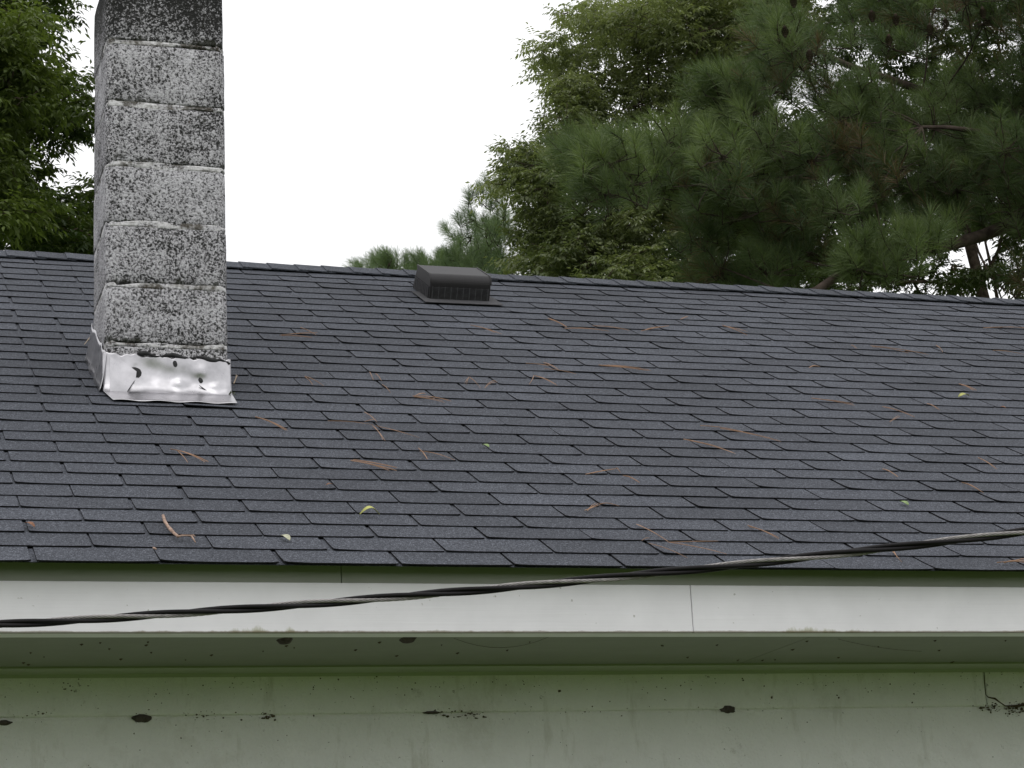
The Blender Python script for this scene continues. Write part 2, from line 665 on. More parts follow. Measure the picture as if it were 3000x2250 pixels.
# ridge caps: folded pieces lapping each other along the ridge
r = random.Random(9)
x = XL
while x < XR - 0.1:
    ln = 0.172
    prof = []
    for s, un in ((1, 0.138), (1, 0.05), (1, 0.012), (0, 0.0), (-1, 0.012), (-1, 0.05), (-1, 0.138)):
        prof.append((s, un))
    j = r.uniform(-0.003, 0.003)
    rows = []
    for xx, lift in ((x + 0.003, 0.0205 + r.uniform(0, 0.002)), (x + 0.06, 0.0190), (x + ln, 0.0150)):
        row = []
        for s, un in prof:
            q = roof(xx, SLOPE - un - j, lift)
            if s == 0:
                q = roof(xx, SLOPE, lift + 0.002)
                q[1] = YRIDGE
                q[2] += 0.0
            if s < 0:
                q[1] = 2 * YRIDGE - q[1]
            row.append(q)
        rows.append(row)
    # the lapping end faces left: its butt is a real thickness
    co = MB().grid(np.array(rows)).build('ridge_cap', SHINGLE, roof_o)
    solidify(co, 0.0055, 1)
    x += 0.1295 + r.uniform(-0.003, 0.003)

# eave trim ---------------------------------------------------
ZS, ZFB = Z0 - 0.0310, Z0 - 0.1600                   # bottom of the shingle mould, bottom of the fascia
XJ = onY(1000, 1690, 0.090)[0]
for a, b in ((XL + 0.05, XJ - 0.0012), (XJ + 0.0012, XR - 0.05)):
    MB().box((a, 0.090, ZS), (b, 0.108, Z0 + 0.030)).build('shingle_mould', MOULD_SHADED, house)
XJ = onY(2027, 1780, 0.063)[0]
for a, b in ((XL + 0.05, XJ - 0.0009), (XJ + 0.0009, XR - 0.05)):
    o = MB().box((a, 0.063, ZFB), (b, 0.083, ZS - 0.0015)).build('fascia_board', FASCIA, house)
    bv = o.modifiers.new('edge', 'BEVEL'); bv.width = 0.002; bv.segments = 2
XJ = onZ(2270, 1905, ZFB + 0.006)[0]
for a, b in ((XL + 0.05, XJ - 0.0015), (XJ + 0.0015, XR - 0.05)):
    MB().box((a, 0.0835, ZFB + 0.006), (b, YW + 0.05, ZFB + 0.018)).build('soffit_panel', SOFFIT_SHADED, house)
MB().box((XL + 0.05, 0.0835, ZFB + 0.0015), (XR - 0.05, 0.150, ZFB + 0.0055)).build('soffit_trim', TRIM, house)
# bed mould in the corner of soffit and wall
pr = [(YW - 0.085, ZFB + 0.0058), (YW - 0.085, ZFB + 0.001), (YW - 0.07, ZFB - 0.002), (YW - 0.02, ZFB - 0.006), (YW - 0.012, ZFB - 0.014), (YW - 0.001, ZFB - 0.014), (YW - 0.001, ZFB + 0.0058)]
a, b = XL + 0.06, XR - 0.06
n = len(pr)
MB().add([(a, y, z) for y, z in pr] + [(b, y, z) for y, z in pr], [(i, (i + 1) % n, n + (i + 1) % n, n + i) for i in range(n)]).build('bed_mould', MOULD_SHADED, house)

# wall: lower masonry, and one top course above a worn joint
ZJ = Z0 - 0.281
YB = 2 * YRIDGE - YW


def wall_piece(z0, z1, y, bev, name, parent, x0=XL + 0.35, x1=XR - 0.35):
    o = MB().box((x0, y, z0), (x1, YB, z1)).build(name, WALL, parent)
    bv = o.modifiers.new('edge', 'BEVEL'); bv.width = bev; bv.segments = 3
    return o


wall = wall_piece(0.0, ZJ - 0.001, YW + 0.001, 0.008, 'wall', house)
XV = onY(2884, 2010, YW)[0]
wall_piece(ZJ + 0.001, ZFB + 0.004, YW - 0.007, 0.006, 'bond_course', wall, x1=XV - 0.001)
wall_piece(ZJ + 0.001, ZFB + 0.004, YW - 0.005, 0.006, 'bond_course', wall, x0=XV + 0.001)
MB().box((XL + 0.37, YW + 0.0042, ZJ - 0.02), (XR - 0.37, YB - 0.01, ZJ + 0.02)).build('mortar_joint', WALL, wall)
# gables
for xg in (XL + 0.35, XR - 0.47):
    gz = Z0 + (YRIDGE - YW) * math.tan(PHI) * 0.93 + 0.1
    V = [(xg, YW + 0.01, ZFB + 0.02), (xg, YB - 0.01, ZFB + 0.02), (xg, YRIDGE, gz)]
    V += [(xx + 0.12, y, z) for xx, y, z in V]
    MB().add(V, [(0, 2, 1), (3, 4, 5), (0, 1, 4, 3), (1, 2, 5, 4), (2, 0, 3, 5)]).build('gable', WALL, house)

# crack in the top course at the right, and grime caught in joints
mb = MB()
pts = [(2883, 1962), (2884, 1995), (2888, 2035), (2896, 2043), (2915, 2047), (2930, 2058), (2945, 2068), (2975, 2069), (3010, 2064)]
cr = [onY(px, py, YW - 0.0065) for px, py in pts]
mb.tube(cr, [0.0008, 0.0013, 0.001, 0.002, 0.0035, 0.0018, 0.0018, 0.0045, 0.004], 5)
mb.build('crack', DIRT, wall)


def blob(mb, c, rx, rz, ry, seed, n=9):
    rr = random.Random(seed)
    V = [np.array([c[0], c[1] - ry, c[2]])]
    ring1, ring2 = [], []
    for k in range(n):
        a = 2 * math.pi * k / n
        f = rr.uniform(0.85, 1.1) if n > 10 else rr.uniform(0.7, 1.2)
        ring1.append(np.array([c[0] + 0.6 * rx * f * math.cos(a), c[1] - 0.75 * ry, c[2] + 0.6 * rz * f * math.sin(a)]))
        ring2.append(np.array([c[0] + rx * f * math.cos(a), c[1] + 0.002, c[2] + rz * f * math.sin(a)]))
    V += ring1 + ring2
    F = [(0, 1 + k, 1 + (k + 1) % n) for k in range(n)]
    F += [(1 + k, 1 + n + k, 1 + n + (k + 1) % n, 1 + (k + 1) % n) for k in range(n)]
    mb.add(V, F)


mb = MB()
rr = random.Random(21)
for i in range(520):
    if i < 55:
        px, py = rr.uniform(-100, 3100), rr.gauss(0, 13)
        py += 2108 - 43 * px / 3000 - 4
    elif i < 430:
        px = rr.uniform(-100, 3100)
        py = 1985 - 25 * px / 3000 + abs(rr.gauss(0, 45))
    else:
        px, py = rr.uniform(-100, 3100), rr.uniform(2090, 2330)
    s = rr.choice([0.0006, 0.0008, 0.001, 0.0013, 0.0017, 0.0024])
    if rr.random() < 0.06:
        s *= 1.9
    p = onY(px, py, YW - (0.007 if py < 2105 - 43 * px / 3000 else -0.001))
    blob(mb, p, s * rr.uniform(0.7, 2.0), s * rr.uniform(0.7, 1.6), s * 0.5, i, 6)
for (px, py, k) in ((2900, 2072, 14), (2980, 2070, 16), (2960, 2085, 8), (1300, 2084, 10), (1390, 2092, 8), (780, 2098, 9), (600, 2096, 8), (1340, 1968, 10), (205, 2010, 7), (105, 2085, 7)):
    for i in range(k * 3):
        q = onY(px + rr.gauss(0, 20), py + rr.gauss(0, 7), YW - 0.0065)
        s = rr.choice([0.0007, 0.001, 0.0014, 0.002, 0.003])
        blob(mb, q, s * rr.uniform(0.8, 2.6), s * rr.uniform(0.6, 1.4), s * 0.4, i + px, 7)
mb.build('wall_grime', DIRT, wall, kind='stuff')
mb = MB()
for i in range(40):
    q = onZ(rr.uniform(-50, 3050), rr.uniform(1872, 1958), ZFB + 0.006)
    s = rr.choice([0.0012, 0.002, 0.0028])
    V = [q + np.array([s * 2.2 * math.cos(a), s * 6 * math.sin(a), 0.001]) for a in np.linspace(0, 2 * math.pi, 7)[:-1]] + [q - np.array([0, 0, 0.004])]
    mb.add(V, [(i2, (i2 + 1) % 6, 6) for i2 in range(6)])
for p0, p1, bend in (((2455, 1872), (2700, 1908), 14), ((1330, 1870), (1610, 1865), 60)):       # cobweb threads
    pts = [onZ(p0[0] + (p1[0] - p0[0]) * t, p0[1] + (p1[1] - p0[1]) * t + bend * 4 * t * (1 - t) * 0.5, ZFB + 0.003) for t in np.linspace(0, 1, 9)]
    mb.tube(pts, 0.0005, 4)
mb.build('soffit_cobwebs', DIRT, house, kind='stuff')

# ------------------------------------------------------------------ chimney
chimney = empty('chimney', (0.5 * (CX0 + CX1), YF + CD / 2, Z0 + 0.9), house)
JZ = [0.60, 1.0864, 1.2964, 1.5158, 1.7337, 1.9562, 2.1901, 2.462]


def block_mesh(x0, x1, y0, y1, z0, z1, rad=0.034, seed=0):
    rr = random.Random(seed)
    prof = []
    for cx, cy, a0 in ((x1 - rad, y0 + rad, -90), (x1 - rad, y1 - rad, 0), (x0 + rad, y1 - rad, 90), (x0 + rad, y0 + rad, 180)):
        for k in range(7):
            a = math.radians(a0 + 15 * k)
            prof.append((cx + rad * math.cos(a), cy + rad * math.sin(a)))
    # extra points along the flats
    full = []
    for i, p in enumerate(prof):
        q = prof[(i + 1) % len(prof)]
        full.append(p)
        if math.dist(p, q) > 0.1:
            for t in (0.2, 0.4, 0.6, 0.8):
                full.append((p[0] + (q[0] - p[0]) * t, p[1] + (q[1] - p[1]) * t))
    mx, my = (x0 + x1) / 2, (y0 + y1) / 2
    H = z1 - z0
    levels = [(0, 0.006), (0.003, 0.002), (0.008, 0.0), (H * 0.3, 0), (H * 0.5, 0), (H * 0.7, 0), (H - 0.008, 0), (H - 0.003, 0.002), (H, 0.006)]
    V = []
    n = len(full)
    for dz, ins in levels:
        for (x, y) in full:
            jit = rr.uniform(-0.0007, 0.0007)
            sx = (x - mx) / abs(x1 - mx); sy = (y - my) / abs(y1 - my)
            V.append((x - sx * (ins + jit), y - sy * (ins + jit), z0 + dz + (rr.uniform(-0.0025, 0.0025) if ins > 0.004 else 0)))
    F = []
    for j in range(len(levels) - 1):
        for i in range(n):
            i2 = (i + 1) % n
            F.append((j * n + i, j * n + i2, (j + 1) * n + i2, (j + 1) * n + i))
    F.append(tuple(range(n - 1, -1, -1)))
    F.append(tuple((len(levels) - 1) * n + i for i in range(n)))
    return V, F


rr = random.Random(3)
for i in range(7):
    z0, z1 = Z0 + JZ[i] + 0.0075, Z0 + JZ[i + 1] - 0.0075
    dx, dy = rr.uniform(-0.001, 0.001), rr.uniform(-0.001, 0.001)
    if i == 6:
        dx -= 0.003
    V, F = block_mesh(CX0 + dx, CX1 + dx, YF + dy, YF + dy + CD, z0, z1, seed=i)
    MB().add(V, F).build('chimney_block', CHIM, chimney, True)
    if i < 6:                                                  # mortar bed, squeezed out unevenly
        zc = Z0 + JZ[i + 1]
        V, F = block_mesh(CX0 + 0.0012, CX1 - 0.0012, YF + 0.0012, YF + CD - 0.0025, zc - 0.014, zc + 0.014, rad=0.033, seed=50 + i)
        n = len(V) // 9
        W2 = []
        for k, v in enumerate(V):
            a = (k % n) / n * 2 * math.pi
            wob = 0.0055 * math.sin(5 * a + i * 1.7) + 0.0035 * math.sin(13 * a + i) + 0.002 * math.sin(29 * a)
            lev = k // n
            zz = (lev / 8 - 0.5) * (0.026 + 0.010 * math.sin(3 * a + i) + 0.009 * math.sin(11 * a) + 0.006 * math.sin(23 * a + 2 * i))
            W2.append((v[0], v[1], zc + zz + wob * 0.55))
        MB().add(W2, F).build('mortar_bed', MORTAR, chimney, True)

# flashing ----------------------------------------------------
UFR = (YF - 0) / math.cos(PHI)                                 # about where the face meets the slope


def roof_u_at_Y(X, Y):
    u = Y / math.cos(PHI)
    for _ in range(5):
        u = (Y + float(sag(X, u)) * math.sin(PHI)) / math.cos(PHI)
    return u


rr = random.Random(31)
nx, nv = 61, 34
FX0, FX1 = CX0 - 0.012, CX1 + 0.004
P = np.zeros((nv, nx, 3))
dents = [(0.615, 0.030, 0.020, 0.009), (0.53, 0.070, 0.06, -0.012), (0.69, 0.075, 0.035, 0.009), (0.66, 0.050, 0.05, -0.006), (0.735, 0.022, 0.016, 0.006), (0.58, 0.095, 0.05, 0.007)]
for i in range(nx):
    X = FX0 + (FX1 - FX0) * i / (nx - 1)
    ub = roof_u_at_Y(X, YF - 0.012)
    base = roof(X, ub, 0.014)
    topz = Z0 + 1.047 - 0.010 * (i / nx) + 0.004 * math.sin(i * 0.55) + 0.003 * math.sin(i * 1.3)
    for j in range(nv):
        if j < 10:                                             # flange on the slope
            t = j / 9
            uu = 1.812 + (ub - 0.016 - 1.812) * t
            xx = X * t + (0.379 + (0.788 - 0.379) * i / (nx - 1)) * (1 - t)
            p = roof(xx, uu, 0.0155 + 0.002 * math.sin(i * 0.35) * (1 - t))
        else:
            t = (j - 9) / (nv - 10)
            z = base[2] + 0.010 + (topz - base[2] - 0.010) * t
            y = YF - 0.014 - 0.012 * (1 - t) ** 3
            for (dx, dh, rad, amp) in dents:
                d2 = ((X - dx) / rad) ** 2 + ((z - base[2] - dh) / (rad * 0.8)) ** 2
                y -= amp * math.exp(-d2)
            # sharp crease of the folded tab on the left
            cre = (X - 0.372) - 0.55 * (z - base[2])
            if X < 0.47 and cre < 0.045 and X > 0.385:
                y -= 0.0022
            y += 0.0022 * math.sin(X * 23 + z * 9) * (1 - t * 0.5)
            p = np.array([X, y, z])
            corner = min(X - FX0, FX1 - X)
            if corner < 0.02:
                p[1] += (0.02 - corner) ** 2 * 14
        P[j, i] = p
fl = MB().grid(P).build('front_flashing', METAL, chimney, True)
solidify(fl, 0.0012, -1)

# left side flashing: one sheet from the shingles up against the chimney
ny = 26
P = np.zeros((10, ny, 3))
for i in range(ny):
    Y = YF - 0.026 + (CD + 0.03) * i / (ny - 1)
    ub = roof_u_at_Y(CX0, Y)
    base = roof(CX0, ub, 0.011)
    for j in range(10):
        t = j / 9
        z = base[2] + (0.135 + 0.004 * math.sin(i * 1.1)) * t
        P[j, i] = (CX0 - 0.026 + 0.022 * t ** 0.6 + 0.0025 * math.sin(i * 0.7 + 2 * t), Y, z)
sf = MB().grid(P).build('side_flashing', METAL, chimney, True)
solidify(sf, 0.0012, 1)
# folded corner tab lying over the front sheet
q = [onY(px, py, YF - d) for px, py, d in ((322, 1043, 0.020), (360, 1058, 0.022), (400, 1088, 0.026), (398, 1108, 0.030), (368, 1152, 0.040), (322, 1152, 0.038))]
ct = MB().add(q, [(0, 1, 2), (0, 2, 3), (0, 3, 4), (0, 4, 5)]).build('corner_tab', METAL, chimney)
solidify(ct, 0.0012, 1)

# tar bead along the top of the front flashing
pts, rad = [], []
rr = random.Random(12)
for i in range(46):
    t = i / 45
    X = 0.475 + (CX1 - 0.475) * t
    z = Z0 + 1.050 - 0.012 * t + 0.004 * math.sin(t * 21) + rr.uniform(-0.0015, 0.0015)
    if i > 40:
        z -= 0.003 * (i - 40)
    pts.append((X, YF - 0.012, z))
    rad.append(0.0062 + 0.003 * math.sin(t * 17 + 1) + rr.uniform(-0.001, 0.001))
rad[0] = 0.002; rad[-1] = 0.004
tb = MB().tube(pts, rad, 8).build('tar_bead', TAR, chimney, True)


def puck(px, py, Y, r0, name, mat, ring=False):
    c = onY(px, py, Y)
    mb = MB()
    n = 14
    V = [(c[0], c[1] - 0.003, c[2])]
    for k in range(n):
        a = 2 * math.pi * k / n
        f = 1 + 0.18 * math.sin(2 * a + px)
        V.append((c[0] + r0 * f * math.cos(a), c[1] - 0.0015, c[2] + r0 * 1.15 * f * math.sin(a)))
    for k in range(n):
        a = 2 * math.pi * k / n
        f = 1 + 0.18 * math.sin(2 * a + px)
        V.append((c[0] + 1.12 * r0 * f * math.cos(a), c[1] + 0.012, c[2] + 1.2 * r0 * f * math.sin(a)))
    F = [(0, 1 + (k + 1) % n, 1 + k) for k in range(n)] + [(1 + k, 1 + (k + 1) % n, 1 + n + (k + 1) % n, 1 + n + k) for k in range(n)]
    mb.add(V, F)
    return mb.build(name, mat, chimney)


puck(398, 1090, YF - 0.017, 0.0165, 'tar_patch', TAR)
puck(588, 1115, YF - 0.017, 0.0085, 'tar_patch', TAR)
puck(513, 1066, YF - 0.017, 0.0085, 'tar_patch', TAR)
puck(322, 1155, YF - 0.034, 0.012, 'tar_patch', TAR)
# crease of the overlapping metal at the right
c0 = [onY(px, py, YF - 0.026) for px, py in ((584, 1129), (600, 1142), (630, 1157), (655, 1168), (672, 1176))]
MB().tube(c0, [0.001, 0.0025, 0.003, 0.003, 0.0015], 5).build('flashing_seam', TAR, chimney)
mb = MB()
rr = random.Random(2)
bx, bu = onRoof(673, 1166)
for i in range(60):
    q = roof(bx + rr.gauss(0, 0.008), bu + rr.gauss(0, 0.008), 0.012)
    q = q + np.array([0, 0, rr.uniform(0, 0.01)])
    e = np.array([rr.uniform(-1, 1), rr.uniform(-1, 1), rr.uniform(0, 1.4)]) * 0.006
    s_ = np.array([0.0025, 0.0, 0.0])
    mb.add([q - s_, q + s_, q + e], [(0, 1, 2)])
mb.build('moss_tuft', MOSS, chimney)

# ------------------------------------------------------------------ roof vent
vent = empty('roof_vent', roof(2.1, 4.0), house)
VX0, VX1 = 1.962, 2.238


def vp(X, u, n):
    t = roof(2.1, 4.0)
    return t + np.array([X - 2.1, 0, 0]) + UV * (u - 4.0) + NV * n


pr = [(4.185, 0.004), (4.125, 0.120)]
for k in range(9):
    a = math.radians(90 + 90 * k / 8)
    pr.append((3.917 + 0.042 * math.cos(a), 0.078 + 0.042 * math.sin(a)))
pr += [(3.875, 0.004)]
n = len(pr)
mb = MB()
mb.add([vp(VX0, u, h) for u, h in pr] + [vp(VX1, u, h) for u, h in pr],
       [tuple(range(n))] + [tuple(range(2 * n - 1, n - 1, -1))] + [(i, n + i, n + (i + 1) % n, (i + 1) % n) for i in range(n)])
o = mb.build('hood', VENT, vent)
bv = o.modifiers.new('edge', 'BEVEL'); bv.width = 0.006; bv.segments = 3; bv.limit_method = 'ANGLE'
# lip of the cover along both ends
for X0, X1 in ((VX0 - 0.0025, VX0 + 0.003), (VX1 - 0.003, VX1 + 0.0025)):
    pts = pr[1:-2]
    V = [vp(X, u, h + 0.0022) for X in (X0, X1) for u, h in pts] + [vp(X, u + 0.001, h - 0.008) for X in (X0, X1) for u, h in pts]
    m_ = len(pts)
    F = [(i, i + 1, m_ + i + 1, m_ + i) for i in range(m_ - 1)] + [(i, 2 * m_ + i, 2 * m_ + i + 1, i + 1) for i in range(m_ - 1)] + [(m_ + i, m_ + i + 1, 3 * m_ + i + 1, 3 * m_ + i) for i in range(m_ - 1)]
    MB().add(V, F).build('cover_lip', VENT, vent)
# flange tucked under the course above
fx0, fx1 = 1.925, 2.280
P = np.array([[roof(x_, u_, h_) for x_ in np.linspace(fx0, fx1, 9)] for u_, h_ in ((3.800, 0.0145), (3.805, 0.0165), (3.90, 0.0155), (4.05, 0.0125))])
fo = MB().grid(P).build('flange', FLANGE, vent)
solidify(fo, 0.0015, -1)
# louvre screen: black sheet on the hood as painted shade, and rows of slats
mb = MB()
e = 0.0012
mb.add([vp(VX0 + 0.012, 3.875 - e, 0.008), vp(VX1 - 0.012, 3.875 - e, 0.008), vp(VX1 - 0.012, 3.875 - e, 0.068), vp(VX0 + 0.012, 3.875 - e, 0.068)], [(0, 1, 2, 3)])
mb.add([vp(VX0 - e, 4.165, 0.010), vp(VX0 - e, 3.885, 0.010), vp(VX0 - e, 3.885, 0.066), vp(VX0 - e, 4.140, 0.066)], [(0, 1, 2, 3)])
mb.build('screen_shade_sheet', VENTDARK, vent)
mb = MB()


def vbox(mb, X0, X1, u0, u1, n0, n1):
    V = [vp(X, u, h) for X, u, h in ((X0, u0, n0), (X1, u0, n0), (X1, u1, n0), (X0, u1, n0), (X0, u0, n1), (X1, u0, n1), (X1, u1, n1), (X0, u1, n1))]
    mb.add(V, [(0, 3, 2, 1), (4, 5, 6, 7), (0, 1, 5, 4), (1, 2, 6, 5), (2, 3, 7, 6), (3, 0, 4, 7)])


cw = (VX1 - VX0 - 0.024) / 9
for k in range(9):
    for q in range(12):
        h = 0.009 + 0.005 * q
        X = VX0 + 0.012 + cw * k
        vbox(mb, X + 0.004, X + cw - 0.004, 3.875 - 0.0045, 3.875 - 0.001, h, h + 0.0022)
for k in range(10):
    X = VX0 + 0.012 + cw * k
    vbox(mb, X - 0.0028, X + 0.0028, 3.875 - 0.0035, 3.875 - 0.001, 0.007, 0.068)
for k in range(9):
    for q in range(11):
        h = 0.011 + 0.005 * q
        u_ = 3.888 + 0.0285 * k
        vbox(mb, VX0 - 0.0045, VX0 - 0.001, u_ + 0.003, u_ + 0.0245, h, h + 0.0022)
mb.build('louvre_slats', FLANGE, vent, kind='stuff')

# ------------------------------------------------------------------ twisted service cable in front of the eave
cp = np.array([(0, 1348), (180, 1340), (330, 1329), (500, 1316), (760, 1297), (960, 1281), (1200, 1261), (1440, 1236), (1640, 1213), (1800, 1197), (1960, 1180), (2100, 1162), (2212, 1149)]) * 1.35624
cf = np.polyfit(cp[:, 0], cp[:, 1], 2)
DC = 4.90
pxs = np.linspace(-1500, 4600, 700)
line = np.array([CAM + ray(px, np.polyval(cf, px)) * DC for px in pxs])
cable = empty('service_cable', line[len(line) // 2])
tag(cable, 'twisted overhead service cable of two black wires and one bare wire, crossing before the eave', 'cable')
tan = np.gradient(line, axis=0)
tan /= np.linalg.norm(tan, axis=1)[:, None]
toward = CAM - line
toward -= tan * (toward * tan).sum(1)[:, None]
toward /= np.linalg.norm(toward, axis=1)[:, None]
upv = np.cross(tan, -toward)
upv *= np.sign(upv[:, 2])[:, None]
PITCHPX = 643.0
th = 2 * math.pi * (pxs - 393.0) / PITCHPX                     # 0: the bare wire faces the camera
rw = 0.0052


def strand(phase, off):
    a = th + phase
    return line + off * (np.cos(a)[:, None] * toward - np.sin(a)[:, None] * upv)


for i, phs in enumerate((2 * math.pi / 3, 4 * math.pi / 3)):
    MB().tube(list(strand(phs, 0.0055)), 0.0051, 10).build('insulated_wire', RUBBER, cable, True)
core = strand(0.0, 0.0052)
neutral = MB().tube(list(core), 0.0017, 5).build('bare_wire', ALU, cable, True)
ct = np.gradient(core, axis=0); ct /= np.linalg.norm(ct, axis=1)[:, None]
ca = np.cross(ct, toward); ca /= np.linalg.norm(ca, axis=1)[:, None]
cb = np.cross(ct, ca)
dense = 3
pid = np.linspace(0, len(core) - 1, len(core) * dense)
ip = lambda A_: np.stack([np.interp(pid, np.arange(len(core)), A_[:, k]) for k in range(3)], 1)
core2, ca2, cb2 = ip(core), ip(ca), ip(cb)
pxd = np.interp(pid, np.arange(len(core)), pxs)
for k in range(6):
    a = -2 * math.pi * pxd / 118.0 + k * math.pi / 3
    MB().tube(list(core2 + 0.0031 * (np.cos(a)[:, None] * ca2 + np.sin(a)[:, None] * cb2)), 0.0016, 5).build('strand', ALU, neutral, True)


# ------------------------------------------------------------------ things lying on the roof
def surf(px, py, n=0.0):
    X, u = onRoof(px, py, 0.009)
    return X, u, roof(X, u, 0.009 + n)


ND = [
    ('long bundle of dry orange pine needles below the chimney, left of the forked clump', [(747, 1224, 835, 1263), (752, 1226, 840, 1262)]),
    ('forked clump of dry pine needles with one long strand, right of the chimney base', [(1067, 1210, 1105, 1240), (1068, 1238, 1100, 1232), (1090, 1249, 1130, 1296), (1094, 1251, 1124, 1294), (1100, 1250, 1230, 1287), (960, 1236, 1095, 1249)]),
    ('thin dry pine needles below the forked clump, near the green leaf fragment', [(1225, 1316, 1250, 1347), (1230, 1325, 1330, 1350)]),
    ('broad spray of dry pine needles at mid slope below the forked clump', [(1027, 1352, 1160, 1380), (1030, 1353, 1140, 1382), (1035, 1350, 1165, 1376)]),
    ('dry pine needles lying in a flat V below the chimney apron', [(499, 1319, 611, 1358), (520, 1325, 549, 1357), (505, 1320, 600, 1356)]),
    ('dry V shaped pine needles right of the chimney flashing', [(893, 1105, 948, 1134), (893, 1107, 915, 1130)]),
    ('pine needles in three short pieces, third scatter right of the chimney flashing', [(1083, 1093, 1095, 1118), (1100, 1098, 1117, 1118), (1120, 1130, 1145, 1155)]),
    ('bent two pronged pine needles at mid slope, below the flat V near the vent line', [(1373, 1108, 1363, 1128), (1375, 1108, 1405, 1138)]),
    ('single short pine needle slanting up beside the two pronged needles', [(1420, 1140, 1455, 1120)]),
    ('feathered pine needle spray left of the two pronged needles, above the forked clump', [(1208, 1163, 1320, 1177), (1215, 1163, 1245, 1155), (1212, 1165, 1300, 1180)]),
    ('long dry pine needles at mid slope, upper of two parallel bundles', [(2051, 1250, 2200, 1275), (2110, 1258, 2285, 1295)]),
    ('long yellow pine needles at mid slope, lower of two parallel bundles', [(2002, 1290, 2150, 1330), (2004, 1290, 2120, 1318)]),
    ('thin pine needles with a broken tip, above the hooked needles over the cable', [(1715, 1393, 1805, 1376), (1805, 1376, 1815, 1386), (1825, 1397, 1870, 1415)]),
    ('bent pine needles hooked over a shingle edge above the twisted cable', [(1713, 1499, 1756, 1480), (1720, 1500, 1750, 1481), (1756, 1480, 1814, 1487)]),
    ('largest sprawl of dry pine needles, just above the twisted cable', [(1864, 1539, 1960, 1592), (1870, 1541, 1962, 1594), (1960, 1592, 2127, 1625), (1880, 1587, 1900, 1578), (1900, 1595, 2010, 1635), (1960, 1592, 2100, 1586)]),
    ('single stout pine needle bundle above the cable, beside the green leaf course', [(2190, 1543, 2282, 1580), (2195, 1547, 2278, 1581)]),
    ('short pine needles hanging under the twisted cable near the eave', [(2612, 1618, 2640, 1650), (2614, 1616, 2630, 1640)]),
    ('pine needles piled at the right edge on the lowest shingle course', [(2920, 1652, 3010, 1648), (2960, 1650, 3010, 1643), (2940, 1653, 3015, 1655)]),
    ('one short pine needle at the right, above the pale green leaf', [(2585, 1377, 2633, 1402)]),
    ('pine needle pair at the right edge, above and right of the pale green leaf', [(2817, 1417, 2881, 1447), (2820, 1418, 2870, 1440)]),
    ('faint thin pine needle below the right edge of the mid roof, above the needle pair', [(2865, 1344, 2920, 1378)]),
    ('pine needles forming a loose T at mid height on the right', [(2585, 1194, 2680, 1225), (2606, 1239, 2633, 1221)]),
    ('long faint pine needles left of the loose T on the right', [(2377, 1169, 2503, 1190), (2400, 1172, 2500, 1186)]),
    ('tiny pine needle just right of the loose T', [(2715, 1185, 2750, 1203)]),
    ('short pine needle pair left of the olive curled leaf', [(2809, 1127, 2861, 1147), (2815, 1130, 2850, 1146)]),
    ('straight yellow pine needle bundle lying along a shingle edge', [(1753, 1072, 1905, 1087), (1757, 1073, 1880, 1083), (1760, 1074, 1900, 1088)]),
    ('tangled pine needles left of the straight yellow bundle', [(1592, 1065, 1636, 1086), (1540, 1067, 1610, 1074), (1595, 1083, 1690, 1100)]),
    ('arched pine needles shaped like a caret, below the tangled needles', [(1563, 1103, 1547, 1127), (1563, 1103, 1630, 1130)]),
    ('short stout pine needle bundle just right of the roof vent', [(1605, 935, 1663, 962), (1610, 938, 1660, 962)]),
    ('long flat pine needles along a shingle edge right of the stout bundle by the vent', [(1736, 957, 1841, 969), (1654, 965, 1785, 973)]),
    ('rising pine needles at the right end of the long flat needles', [(1878, 972, 1960, 957), (1885, 971, 1945, 960)]),
    ('tiny pine needle above the rising needles, near the ridge', [(1993, 938, 2017, 930)]),
    ('forked pine needles right of the rising needles, two courses down', [(2115, 955, 2190, 985), (2120, 958, 2188, 974)]),
    ('slanting pine needles on the shingles below the roof vent', [(1378, 955, 1470, 982), (1385, 957, 1450, 977)]),
    ('crossed pine needles between the chimney and the roof vent', [(820, 985, 930, 978), (880, 962, 925, 984), (825, 986, 915, 992)]),
    ('longest brown pine needles on the upper right roof', [(2550, 1015, 2715, 1040), (2650, 1030, 2720, 1042), (2555, 1018, 2660, 1036)]),
    ('tiny upright pine needle fork right of the longest brown needles', [(2742, 1014, 2760, 1034)]),
    ('pine needles lying level at the right edge, highest on the roof', [(2880, 963, 3005, 963), (2930, 962, 3010, 966)]),
    ('faint pine needles at the right edge, below the level ones', [(2908, 1029, 3000, 1041)]),
    ('tiny slanted pine needle just left of the longest brown needles', [(2493, 1014, 2510, 1024)]),
    ('short dark pine needle on the upper right, left of the longest brown ones', [(2370, 1080, 2403, 1077)]),
    ('pale needle beside the right foot of the chimney flashing', [(685, 1127, 693, 1102), (684, 1126, 697, 1104)]),
    ('pale needle beside the left upper edge of the chimney flashing', [(247, 1012, 264, 988)]),
]
rr = random.Random(77)
for i, (lab, segs) in enumerate(ND):
    mb = MB()
    for (x0, y0, x1, y1) in segs:
        X0, u0, _ = surf(x0, y0)
        X1, u1, _ = surf(x1, y1)
        bend = rr.uniform(-0.012, 0.012)
        for extra in range(1 if len(segs) > 3 else 2):
            j = rr.uniform(-0.012, 0.012)
            pts = []
            for t in np.linspace(0, 1, 6):
                X = X0 + (X1 - X0) * t
                u = u0 + (u1 - u0) * t + bend * 4 * t * (1 - t) + j * t
                pts.append(roof(X, u, 0.0125 + 0.004 * math.sin(math.pi * t) + 0.001 * extra))
            mb.tube(pts, [0.0009, 0.0010, 0.0010, 0.0009, 0.0008, 0.0005], 4)
    pale = lab and lab.startswith('pale')
    o = mb.build('pine_needles', NEEDLE_PALE if pale else NEEDLE_DRY)
    tag(o, lab, 'pine needles', 'fallen pine needles on the roof')

